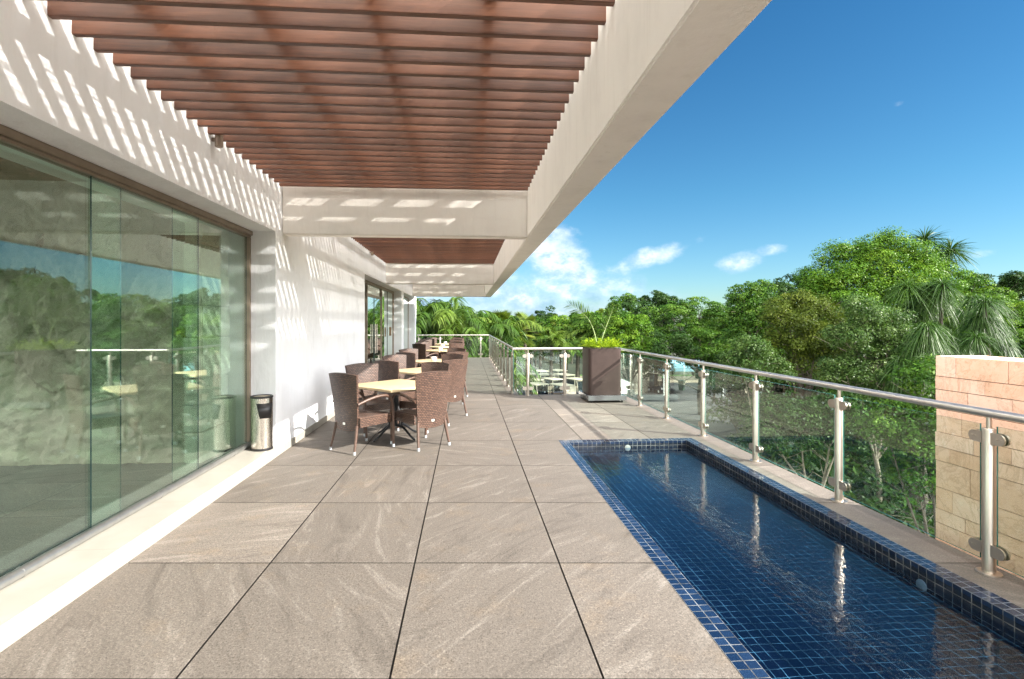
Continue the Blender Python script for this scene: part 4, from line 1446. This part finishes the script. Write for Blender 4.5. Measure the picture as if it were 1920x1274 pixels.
# shrubs of the undergrowth
def proto_shrub(lm, n, size, seed):
    Lv = Leaves()
    r_ = np.random.default_rng(seed)
    lobes = [(r_.uniform(-.6, .6), r_.uniform(-.6, .6), r_.uniform(.4, 1.1), .55, .55, .5) for _ in range(6)]
    crown(Lv, lobes, n, size, clump=.26, per=40, zmin=-.2)
    bm = bmesh.new()
    for l in lobes: tube(bm, [(0, 0, -.1), (l[0] * .5, l[1] * .5, l[2] * .6), (l[0], l[1], l[2])], [.035, .025, .01], 6)
    return Lv.mesh('foliage', lm), mesh_of('stem', bm, M_bark)
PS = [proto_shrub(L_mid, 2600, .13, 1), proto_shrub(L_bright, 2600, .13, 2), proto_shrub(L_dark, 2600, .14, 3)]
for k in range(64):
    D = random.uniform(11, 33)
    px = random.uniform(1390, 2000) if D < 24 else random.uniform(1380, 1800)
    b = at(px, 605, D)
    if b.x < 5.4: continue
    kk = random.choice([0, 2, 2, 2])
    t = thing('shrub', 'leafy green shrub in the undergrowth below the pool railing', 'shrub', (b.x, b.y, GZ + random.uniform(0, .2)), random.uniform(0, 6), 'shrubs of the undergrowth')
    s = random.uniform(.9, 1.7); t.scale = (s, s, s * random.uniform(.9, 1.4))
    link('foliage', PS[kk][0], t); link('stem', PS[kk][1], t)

# --- palms
def frond(Lv, O, azim, elev, L, droop, nl, ll, hang, wd, tone, arc=.0):
    """pinnate frond"""
    d = np.array([math.cos(azim) * math.cos(elev), math.sin(azim) * math.cos(elev), math.sin(elev)])
    t = np.linspace(.0, 1, nl)
    P = O + d * (L * t)[:, None]
    P[:, 2] -= droop * L * t ** 2.2
    tan = np.gradient(P, axis=0); tan = nrm(tan)
    hz = np.array([-math.sin(azim), math.cos(azim), 0.0])
    Lv.ribbon(P[:-1], P[1:] - P[:-1], np.linalg.norm(P[1:] - P[:-1], axis=1) * 1.02, np.zeros(nl - 1), np.linspace(.05, .012, nl - 1) * (L / 2.5), 1, np.full(nl - 1, .75), np.tile(hz, (nl - 1, 1)))
    m = t > .16
    env = np.sin(PI * np.clip(.12 + .80 * (t - .1), 0, 1)) ** .7
    for sd in (1, -1):
        dr = tan * .62 + hz * sd * .85 + np.array([0, 0, .22])
        dr = dr + rng.normal(size=dr.shape) * .10
        N = m.sum()
        Lv.ribbon(P[m], dr[m], (ll * env * rng.uniform(.85, 1.1, nl))[m], np.full(N, hang) * rng.uniform(.7, 1.3, N), np.full(N, wd), 3, tone + rng.normal(0, .12, N))
def feather_palm(nst, hmin, hmax, spread, nf, L, lm, nl=30, ll=.5, hang=.5, wd=.035, droop=.55, r=.05, seed=1):
    r_ = random.Random(seed)
    Lv = Leaves(); bm = bmesh.new()
    for s in range(nst):
        h = r_.uniform(hmin, hmax)
        a = r_.uniform(0, 2 * PI)
        top = Vector((spread * math.cos(a) * r_.random(), spread * math.sin(a) * r_.random(), h))
        tube(bm, bez((top.x * .3, top.y * .3, -.1), (top.x * .4, top.y * .4, h * .4), (top.x * .8, top.y * .8, h * .7), top, 6), [r * 1.3, r, r, r, r, r * .9, r * .8], 8)
        for k in range(nf):
            az_ = 2 * PI * k / nf + r_.uniform(-.35, .35)
            elv = r_.uniform(.25, 1.35)
            frond(Lv, np.array(top), az_, elv, L * r_.uniform(.75, 1.1), droop * r_.uniform(.7, 1.4), nl, ll, hang, wd, r_.gauss(.5, .16))
    return Lv, mesh_of('trunk', bm, M_bark)
def put_palm(name, label, cat, P, loc, rz, s=1.0, group=None):
    t = thing(name, label, cat, loc, rz, group)
    t.scale = (s, s, s)
    link('fronds', P[0], t); link('trunk', P[1], t)
    return t
lv, tr = feather_palm(11, 3.4, 6.4, 1.3, 9, 3.0, L_palm, 36, .62, .85, .058, .75, seed=3)
ARE = (lv.mesh('fronds', L_palm), tr)
lv, tr = feather_palm(1, 4.2, 4.2, .3, 17, 2.9, L_palm, 40, .75, .55, .075, .62, .14, seed=5)
COC = (lv.mesh('fronds', L_palm), tr)
lv, tr = feather_palm(1, 4.0, 4.0, .2, 16, 2.5, L_dark, 34, .55, .6, .05, .5, .12, seed=8)
DKP = (lv.mesh('fronds', L_dark), tr)
PG = 'palms beyond the far railing'
for px, D, rz, s, lab in ((800, 31, 0, 1.22, 'drooping feather palm clump beside the building corner'), (832, 34, 1.3, 1.16, 'drooping feather palm clump second from the building corner'),
                          (872, 31, 2.2, 1.08, 'drooping feather palm clump in the middle of the far railing'), (905, 30, 4.0, 1.02, 'drooping feather palm clump at the right end of the far railing'),
                          (845, 29, 5.2, .95, 'low feather palm clump just behind the far glass')):
    p = at(px, 605, D); put_palm('areca_palm', lab, 'palm', ARE, (p.x, p.y, GZ), rz, s, PG)
p = at(800, 605, 28.2); put_palm('dark_palm', 'dark stiff palm against the building corner', 'palm', DKP, (p.x, p.y, GZ), 1, 1.15, PG)
for px, py, D, rz, lab in ((1031, 648, 46, .4, 'coconut palm with arching fronds left of the two above the short railing'), (1080, 652, 47, 2.4, 'coconut palm with arching fronds just left of the brown planter')):
    p = at(px, py, D); put_palm('coconut_palm', lab, 'palm', COC, (p.x, p.y, GZ), rz, (p.z - GZ) / 4.2, PG)
for px, py, D, rz in ((1010, 628, 56, .9), (1062, 622, 60, 3.0), (1115, 620, 58, 1.9), (962, 618, 62, 5)):
    p = at(px, py, D); put_palm('coconut_palm', 'smaller palm showing behind the front row of palms', 'palm', COC, (p.x, p.y, GZ), rz, (p.z - GZ) / 4.2 * .95, 'palms of the second row')
def fan_palm(nleaf, seed):
    r_ = random.Random(seed)
    Lv = Leaves(); bm = bmesh.new()
    H = 5.6
    tube(bm, [(0, 0, -.1), (.05, 0, H * .5), (0, 0, H)], [.17, .13, .12], 10)
    for k in range(nleaf):
        a = r_.uniform(0, 2 * PI); e = r_.uniform(-.35, 1.3)
        d = Vector((math.cos(a) * math.cos(e), math.sin(a) * math.cos(e), math.sin(e)))
        L = r_.uniform(.8, 1.25)
        p = Vector((0, 0, H)) + d * L
        tube(bm, [(0, 0, H), Vector((0, 0, H)) + d * L * .5 + Vector((0, 0, .03)), p], [.02, .015, .012], 5)
        # pleated fan: blades in a disc round the tip
        side = Vector((-math.sin(a), math.cos(a), 0))
        upv = side.cross(d) * -1
        fwd = (d * .8 + Vector((0, 0, -.35))).normalized()
        nb = 26
        an = np.linspace(-2.35, 2.35, nb)
        F = np.outer(np.cos(an), np.array(fwd)) + np.outer(np.sin(an), np.array(side)) + np.array(upv) * .15
        Lb = r_.uniform(.62, .88) * (1 - .12 * np.abs(an) / 2.3)
        sd = nrm(np.outer(-np.sin(an), np.array(fwd)) + np.outer(np.cos(an), np.array(side)))
        Lv.ribbon(np.tile(np.array(p), (nb, 1)), F, Lb, np.full(nb, .22), np.full(nb, .085), 3, np.full(nb, r_.gauss(.5, .2)) + rng.normal(0, .06, nb), sd)
    return Lv, mesh_of('trunk', bm, M_bark)
lv, tr = fan_palm(46, 3)
FAN = (lv.mesh('fronds', L_fan), tr)
for px, py, D, rz, lab in ((938, 622, 42, 0, 'yellow green fan palm leftmost of its cluster behind the corner post'), (966, 632, 40, 2, 'yellow green fan palm in the middle of its cluster, behind the short railing'),
                           (985, 622, 44, 4, 'yellow green fan palm rightmost of its cluster'), (950, 650, 38, 1, 'low fan palm beneath the fan palm cluster')):
    p = at(px, py, D); put_palm('fan_palm', lab, 'palm', FAN, (p.x, p.y, GZ), rz, (p.z - GZ) / 5.6, PG)
# spiky headed tree and hanging leaved ponytail palms
def blade_head(Lv, O, n, L, droop, wd, emin=-.2, emax=1.5, seg=4, tone=.5, hz=None):
    a = rng.uniform(0, 2 * PI, n); e = np.arcsin(rng.uniform(math.sin(emin), math.sin(emax), n))
    d = np.stack([np.cos(a) * np.cos(e), np.sin(a) * np.cos(e), np.sin(e)], 1)
    l = L * rng.uniform(.65, 1.15, n)
    Lv.ribbon(np.tile(np.array(O), (n, 1)) + d * .03, d, l, droop * rng.uniform(.6, 1.4, n), np.full(n, wd), seg, tone + rng.normal(0, .16, n))
D = 27.0
b = at(1752, 605, D); b.z = GZ
t = thing('dragon_tree', 'spiky headed tree with tufts of stiff leaves standing above the bright tree', 'tree', b, 0, TG)
Lv = Leaves(); bm = bmesh.new()
heads = [(1733, 452), (1782, 470), (1752, 478), (1712, 490), (1765, 500)]
trunk_top = at(1755, 560, D) - b
tube(bm, [(0, 0, -.1), trunk_top * .5, trunk_top], [.16, .12, .10], 8)
for px, py in heads:
    h = at(px, py, D + random.uniform(-.4, .4)) - b
    tube(bm, bez(trunk_top, trunk_top.lerp(h, .3) + Vector((0, 0, .1)), trunk_top.lerp(h, .8), h, 5), [.08, .07, .06, .06, .05, .05], 7)
    blade_head(Lv, h, 230, 1.25, .42, .042, -.55, 1.5, 5, .35)
link('leaf_tufts', Lv.mesh('leaf_tufts', L_blade), t); obj('trunk', bm, M_bark, t, smooth=True)
rr = random.Random(5)
for area, nh, D, bx, lab in (((1700, 1812, 535, 660), 30, 19.0, 1757, 'tall ponytail palm with long hanging leaves right of the bright tree'),
                             ((1815, 1880, 565, 650), 14, 15.5, 1850, 'ponytail palm with a grey trunk and hanging leaves above the stone wall'),
                             ((1690, 1750, 615, 740), 14, 14.0, 1722, 'low ponytail palm with hanging leaves left of the stone wall')):
    b = at(bx, 605, D); b.z = GZ
    t = thing('ponytail_palm', lab, 'palm', b, 0, PG)
    Lv = Leaves(); bm = bmesh.new()
    tt = at(bx, area[3] + 30, D) - b
    tube(bm, [(0, 0, -.1), tt * .5, tt], [.34, .2, .15], 10)
    for k in range(nh):
        px, py = rr.uniform(area[0], area[1]), rr.uniform(area[2], area[3])
        py -= (1 - abs((px - bx) / (area[1] - area[0]) * 2)) * 18
        h = at(px, py, D + rr.uniform(-1.3, 1.3)) - b
        if k % 4 == 0: tube(bm, bez(tt, tt.lerp(h, .3), tt.lerp(h, .8), h, 5), [.11, .09, .07, .06, .05, .04], 7)
        blade_head(Lv, h, 260, rr.uniform(.45, .85) * D / 17, rr.uniform(.55, 1.25), .016 * D / 15, -.5, 1.35, 5, rr.uniform(.3, .65))
    link('hanging_leaves', Lv.mesh('hanging_leaves', L_blade), t); obj('trunk', bm, M_bark, t, smooth=True)

# --- plants in the planter
t = thing('fern', 'bright lime green feathery foliage spilling over the brown planter', 'plant', PLANTER + Vector((.37, .44, .005)))
Lv = Leaves()
N = 190
o = rng.uniform(-1, 1, (N, 2)) * np.array([.30, .30])
for k in range(N):
    x, y = o[k]
    az_ = math.atan2(y, x) + rng.normal() * .7
    frond(Lv, np.array([x, y, 0.0]), az_, rng.uniform(.5, 1.45), rng.uniform(.12, .34), .35, 13, .045, .2, .012, rng.uniform(.2, .95))
m0 = Lv.mesh('foliage', L_lime)
link('foliage', m0, t)
t = thing('young_palm', 'young palm of two thin pale fronds growing out of the brown planter', 'palm', PLANTER + Vector((.42, .46, .01)))
Lv = Leaves(); bm = bmesh.new()
def free_frond(px_pts, D, nl, ll):
    P = [at(px, py, D) - (PLANTER + Vector((.42, .46, .01))) for px, py in px_pts]
    c = bez(P[0], P[1], P[2], P[3], 40)
    tube(bm, c, [.011 * (1 - .85 * i / 40) for i in range(41)], 6)
    A = np.array([list(p) for p in c])
    tan = nrm(np.gradient(A, axis=0))
    hz = nrm(np.cross(tan, np.array([0.25, 1.0, 0.2])))
    idx = np.repeat(np.arange(12, 41), 2)
    for sd in (1, -1):
        dr = tan[idx] * .8 + hz[idx] * sd * .75 + rng.normal(size=(len(idx), 3)) * .12
        env = np.sin(PI * np.linspace(.15, .95, len(idx)))
        Lv.ribbon(A[idx], dr, ll * (.35 + .65 * env) * rng.uniform(.7, 1.1, len(idx)), np.full(len(idx), .15), np.full(len(idx), .017), 3, rng.uniform(.3, .8, len(idx)))
free_frond([(1119, 645), (1112, 605), (1103, 590), (1066, 570)], 10.85, 30, .30)
free_frond([(1126, 645), (1136, 612), (1142, 600), (1152, 572)], 10.85, 30, .27)
link('fronds', Lv.mesh('fronds', L_palm), t); obj('stem', bm, M_stem, t, smooth=True)

# ================================================================== THE YARD BELOW
def make_cart():
    t = thing('golf_cart', 'x', 'golf cart', (0, 0, GZ), 0, 'golf carts parked in the yard')
    bm = bmesh.new()
    rbox(bm, -.62, .62, -.95, .85, 1.80, 1.86, .12, 4)
    obj('roof', bm, M_cartroof, t, smooth=True, bevel=.015)
    bm = bmesh.new()
    for s in (-1, 1):
        tube(bm, [(s * .52, -.85, 1.80), (s * .50, -.98, 1.2), (s * .48, -.98, .75)], .022, 6)
        tube(bm, [(s * .52, .78, 1.80), (s * .50, .80, 1.2), (s * .50, .78, .7)], .022, 6)
    obj('roof_frame', bm, M_cartroof, t)
    bm = bmesh.new()
    pr = [(-1.15, .42), (-1.12, .70), (-.85, .95), (-.80, .36), (-.2, .34), (-.15, .60), (.5, .62), (.55, .72), (1.0, .70), (1.08, .45), (1.05, .28), (-1.1, .28)]
    va = [bm.verts.new((-.56, y, z)) for y, z in pr]; vb = [bm.verts.new((.56, y, z)) for y, z in pr]
    bm.faces.new(va); bm.faces.new(vb[::-1])
    for i in range(len(pr)):
        j = (i + 1) % len(pr); bm.faces.new((va[i], vb[i], vb[j], va[j]))
    obj('body', bm, M_cartbody, t, bevel=.02)
    bxo('seat', (-.5, .5, -.12, .38, .622, .74), M_cartseat, t, bevel=.03)
    bxo('backrest', (-.5, .5, .40, .5, .80, 1.15), M_cartseat, t, bevel=.03)
    bm = bmesh.new(); vs = [bm.verts.new(p) for p in ((-.47, -.965, .8), (.47, -.965, .8), (.47, -.87, 1.7), (-.47, -.87, 1.7))]
    bm.faces.new(vs); o = obj('windscreen', bm, M_cartglass, t)
    sm = o.modifiers.new('thick', 'SOLIDIFY'); sm.thickness = .006
    bm = bmesh.new(); tube(bm, [(-.25, -.75, .75), (-.25, -.55, .98)], .015, 6)
    n = 12
    ring = [Vector((-.25 + .15 * math.cos(2 * PI * k / n), -.54 + .11 * math.sin(2 * PI * k / n), .98 + .09 * math.sin(2 * PI * k / n))) for k in range(n + 1)]
    tube(bm, ring, .012, 6, cap=False)
    obj('steering_wheel', bm, M_black, t)
    for x in (-.5, .5):
        for y in (-.78, .72):
            bm = bmesh.new(); tube(bm, [(x - .09, y, .22), (x + .09, y, .22)], .22, 18)
            wl = obj('wheel', bm, M_tyre, t, smooth=True)
            bm = bmesh.new(); s = 1 if x > 0 else -1
            tube(bm, [(x + s * .07, y, .22), (x + s * .098, y, .22)], .115, 14)
            obj('rim', bm, M_white, wl, smooth=True)
        bxo('headlight', (x * .8 - .07, x * .8 + .07, -1.155, -1.12, .46, .54), M_white, t, bevel=.01)
    return t
cart0 = make_cart()
spots_c = [(1006, 719, 'cream roofed golf cart nearest the corner of the short railing'), (1053, 721, 'cream roofed golf cart with a cream cover over its front'), (1079, 710, 'cream roofed golf cart partly behind the brown planter'),
           (1036, 710, 'cream roofed golf cart in the middle of the parked carts'), (998, 711, 'cream roofed golf cart behind the potted palm and the first post'), (1058, 702, 'cream roofed golf cart just left of the second short railing post, third row'),
           (1021, 702, 'cream roofed golf cart in the third row left of centre'), (1013, 695, 'cream roofed golf cart at the back of the left line'), (1046, 694, 'cream roofed golf cart at the back of the right line'), (988, 700, 'cream roofed golf cart at the far left hidden by the potted palm')]
for k, (px, py, lab) in enumerate(spots_c):
    p = at(px, py, 4.74 * 1000 / (py - 605))
    if k == 0:
        c = cart0; c['label'] = lab
    else:
        c = dup(cart0, (0, 0, 0), 0, lab)
    c.location = (p.x, p.y, GZ + .01); c.rotation_euler = (0, 0, R(24 + random.uniform(-3, 3)))
    if k == 1:
        bm = bmesh.new()
        v = [bm.verts.new(q) for q in ((-.56, -1.17, .78), (.56, -1.17, .78), (.60, -.96, 1.79), (-.60, -.96, 1.79))]
        bm.faces.new(v); o = obj('front_cover', bm, M_cartroof, c)
        sm = o.modifiers.new('thick', 'SOLIDIFY'); sm.thickness = .02
# cart with bags by the tent
p = at(1236, 737, 50)
c = dup(cart0, (p.x, p.y, GZ + .02), R(195), 'dark golf cart carrying black golf bags beside the pale blue tent')
for x, lb in ((-.25, 'left'), (.22, 'right')):
    t = thing('golf_bag', 'black golf bag on the ' + ('left' if x < 0 else 'right') + ' of the back of the dark cart by the tent', 'golf bag', (0, 0, 0), R(195), 'golf bags on the dark cart')
    q = Matrix.Rotation(R(195), 4, 'Z') @ Vector((x, 1.0, .62))
    t.location = (p.x + q.x, p.y + q.y, GZ + .02 + q.z)
    bm = bmesh.new(); lathe(bm, [(.15, 0), (.17, .1), (.16, .7), (.19, .86), (.17, .87)], 14)
    obj('bag_body', bm, M_bag, t, smooth=True)
    bm = bmesh.new()
    for k in range(5):
        a = k * 1.26; tube(bm, [(.08 * math.cos(a), .08 * math.sin(a), .8), (.11 * math.cos(a), .11 * math.sin(a), 1.08)], .011, 5)
        lathe_pts = (.11 * math.cos(a), .11 * math.sin(a))
        box(bm, lathe_pts[0] - .03, lathe_pts[0] + .05, lathe_pts[1] - .025, lathe_pts[1] + .025, 1.07, 1.13)
    obj('clubs', bm, M_steel, t)
    if x > 0:
        bm = bmesh.new(); lathe(bm, [(.06, .84), (.16, .86), (.15, .98), (.06, 1.03)], 10)
        obj('green_cover', bm, M_green, t, smooth=True)
# tent
p0 = at(1288, 740, 50)
t = thing('canopy_tent', 'pale blue canopy tent on white posts by the service road', 'tent', (p0.x, p0.y, GZ), R(-8))
bm = bmesh.new()
hx, hy, ez, rz_ = 2.7, 2.2, 2.55, 3.25
e = [bm.verts.new(q) for q in ((-hx, -hy, ez), (hx, -hy, ez), (hx, hy, ez), (-hx, hy, ez))]
r = [bm.verts.new(q) for q in ((-.9, 0, rz_), (.9, 0, rz_))]
va = [bm.verts.new((v.co.x, v.co.y, ez - .35)) for v in e]
bm.faces.new((e[0], e[1], r[1], r[0])); bm.faces.new((e[1], e[2], r[1])); bm.faces.new((e[2], e[3], r[0], r[1])); bm.faces.new((e[3], e[0], r[0]))
for i in range(4):
    j = (i + 1) % 4; bm.faces.new((e[i], va[i], va[j], e[j]))
o = obj('canopy', bm, M_tent, t); sm = o.modifiers.new('thick', 'SOLIDIFY'); sm.thickness = .02
for x in (-hx + .08, hx - .08):
    for y in (-hy + .08, hy - .08):
        bm = bmesh.new(); tube(bm, [(x, y, 0), (x, y, ez - .02)], .06, 8)
        obj('post', bm, M_white, t, smooth=True)
p = at(1278, 731, 51)
t = thing('waste_container', 'dark green wheeled waste container under the tent', 'waste bin', (p.x, p.y, GZ + .02))
bm = bmesh.new(); lathe(bm, [(.30, .08), (.36, 1.0)], 4)
obj('container_body', bm, simple('dark_green_plastic', (.02, .05, .03), .5), t, bevel=.02)
bxo('lid', (-.28, .28, -.30, .28, 1.001, 1.06), M_black, t, bevel=.015)
# pale block retaining wall of the ramp
a0, a1 = at(1140, 700, 46), at(1215, 700, 50)
t = thing('retaining_wall', 'pale block retaining wall with a glass fence on top behind the planter', 'wall', (a0.x, a0.y, GZ))
dv = Vector((a1.x - a0.x, a1.y - a0.y, 0)); Lw = dv.length; t.rotation_euler = (0, 0, math.atan2(dv.y, dv.x))
bm = bmesh.new()
for k in range(8):
    for r_ in range(5):
        z0 = r_ * .56; top = 2.75 - .09 * k
        if z0 + .1 > top: continue
        x0 = k * Lw / 8 + (.25 if r_ % 2 else 0)
        box(bm, x0 + .012, x0 + Lw / 8 - .012, 0, .4, z0 + .012, min(top, z0 + .548))
obj('blocks', bm, M_conc, t, bevel=.02)
bm = bmesh.new(); box(bm, .0, Lw, .03, .37, 0, 2.0); obj('core', bm, M_mortar, t)
for k in range(5):
    x = .2 + k * Lw / 5
    bm = bmesh.new(); tube(bm, [(x, .2, 2.2), (x, .2, 3.7 - .1 * k)], .04, 8); obj('fence_post', bm, M_steel, t, smooth=True)
bm = bmesh.new(); v = [bm.verts.new(q) for q in ((.2, .2, 2.75), (Lw, .2, 2.0), (Lw, .2, 3.1), (.2, .2, 3.65))]; bm.faces.new(v)
o = obj('fence_glass', bm, M_glass, t); sm = o.modifiers.new('thick', 'SOLIDIFY'); sm.thickness = .012
# sloping path with bollards seen between the palms
a0, a1 = at(975, 655, 66), at(1052, 690, 64)
t = thing('ramp_wall', 'long grey sloping ramp wall running down behind the parked carts', 'wall', (0, 0, GZ))
bm = bmesh.new()
v0 = [(a0.x - 2, a0.y, -.2 - GZ + GZ + 2.0), (a1.x, a1.y, .15)]
pts = [(a0.x - 4, a0.y + .3, 0), (a1.x, a1.y, 0), (a1.x, a1.y, .1), (a0.x - 4, a0.y + .3, 3.0)]
va = [bm.verts.new(q) for q in pts]; vb = [bm.verts.new((x, y + 1.7, z)) for x, y, z in pts]
bm.faces.new(va); bm.faces.new(vb[::-1])
for i in range(4):
    j = (i + 1) % 4; bm.faces.new((va[i], vb[i], vb[j], va[j]))
obj('ramp_face', bm, M_kerb, t)
bm = bmesh.new()
q = [(a0.x - 4, a0.y + .2, 3.02), (a1.x, a1.y - .1, .12), (a1.x, a1.y + 1.8, .12), (a0.x - 4, a0.y + 2.1, 3.02)]
va = [bm.verts.new(x) for x in q]; vb = [bm.verts.new((x, y, z + .08)) for x, y, z in q]
bm.faces.new(va[::-1]); bm.faces.new(vb)
for i in range(4):
    j = (i + 1) % 4; bm.faces.new((va[i], va[j], vb[j], vb[i]))
obj('ramp_top', bm, M_conc, t)
for k in range(6):
    f = .12 + k * .155
    x = (a0.x - 4) * (1 - f) + a1.x * f; z = 3.1 * (1 - f) + .2 * f
    b = thing('bollard', 'short dark bollard on the sloping ramp behind the palms', 'bollard', (x, a0.y * (1 - f) + a1.y * f + .55, GZ + z), 0, 'bollards on the ramp')
    bm = bmesh.new(); lathe(bm, [(.12, 0), (.12, .5), (.09, .56)], 10); obj('bollard_body', bm, M_iron, b, smooth=True)
    bm = bmesh.new(); lathe(bm, [(.122, .40), (.122, .46)], 10); obj('band', bm, M_steel, b, smooth=True)
# big glazed pot with a palm in the yard
p = at(984, 737, 43)
t = thing('glazed_pot', 'large dark glazed urn in the yard seen through the corner glass', 'pot', (p.x, p.y, GZ))
bm = bmesh.new(); lathe(bm, [(.30, 0), (.46, .35), (.52, .9), (.42, 1.3), (.36, 1.38), (.40, 1.46), (.34, 1.46), (.30, 1.36)], 24)
obj('pot_body', bm, M_pot, t, smooth=True)
bm = bmesh.new(); lathe(bm, [(.29, 1.36), (.28, 1.37)], 16); obj('soil', bm, M_soil, t)
lv, tr = feather_palm(5, .5, 1.3, .3, 7, 1.5, L_palm, 26, .36, .6, .03, .8, .03, seed=12)
t = thing('potted_palm', 'drooping palm growing in the dark glazed urn in the yard', 'palm', (p.x, p.y, GZ + 1.38))
link('fronds', lv.mesh('fronds', L_palm), t); link('trunk', tr, t)
# ground cover
Lv = Leaves()
N = 26000
x = rng.uniform(4.5, 34, N); y = rng.uniform(3, 40, N)
k = (x > 5.2) & ((y < 20) | (x > 27))
x, y = x[k], y[k]; N = len(x)
Lv.leaf(np.stack([x, y, GZ + rng.uniform(.02, .35, N)], 1), nrm(np.array([0, 0, 1.0]) + rng.normal(size=(N, 3)) * .5), rng.uniform(.08, .2, N), .5, rng.normal(.45, .2, N))
o = link('ground_cover', Lv.mesh('ground_cover', L_dark))
tag(o, kind='stuff')
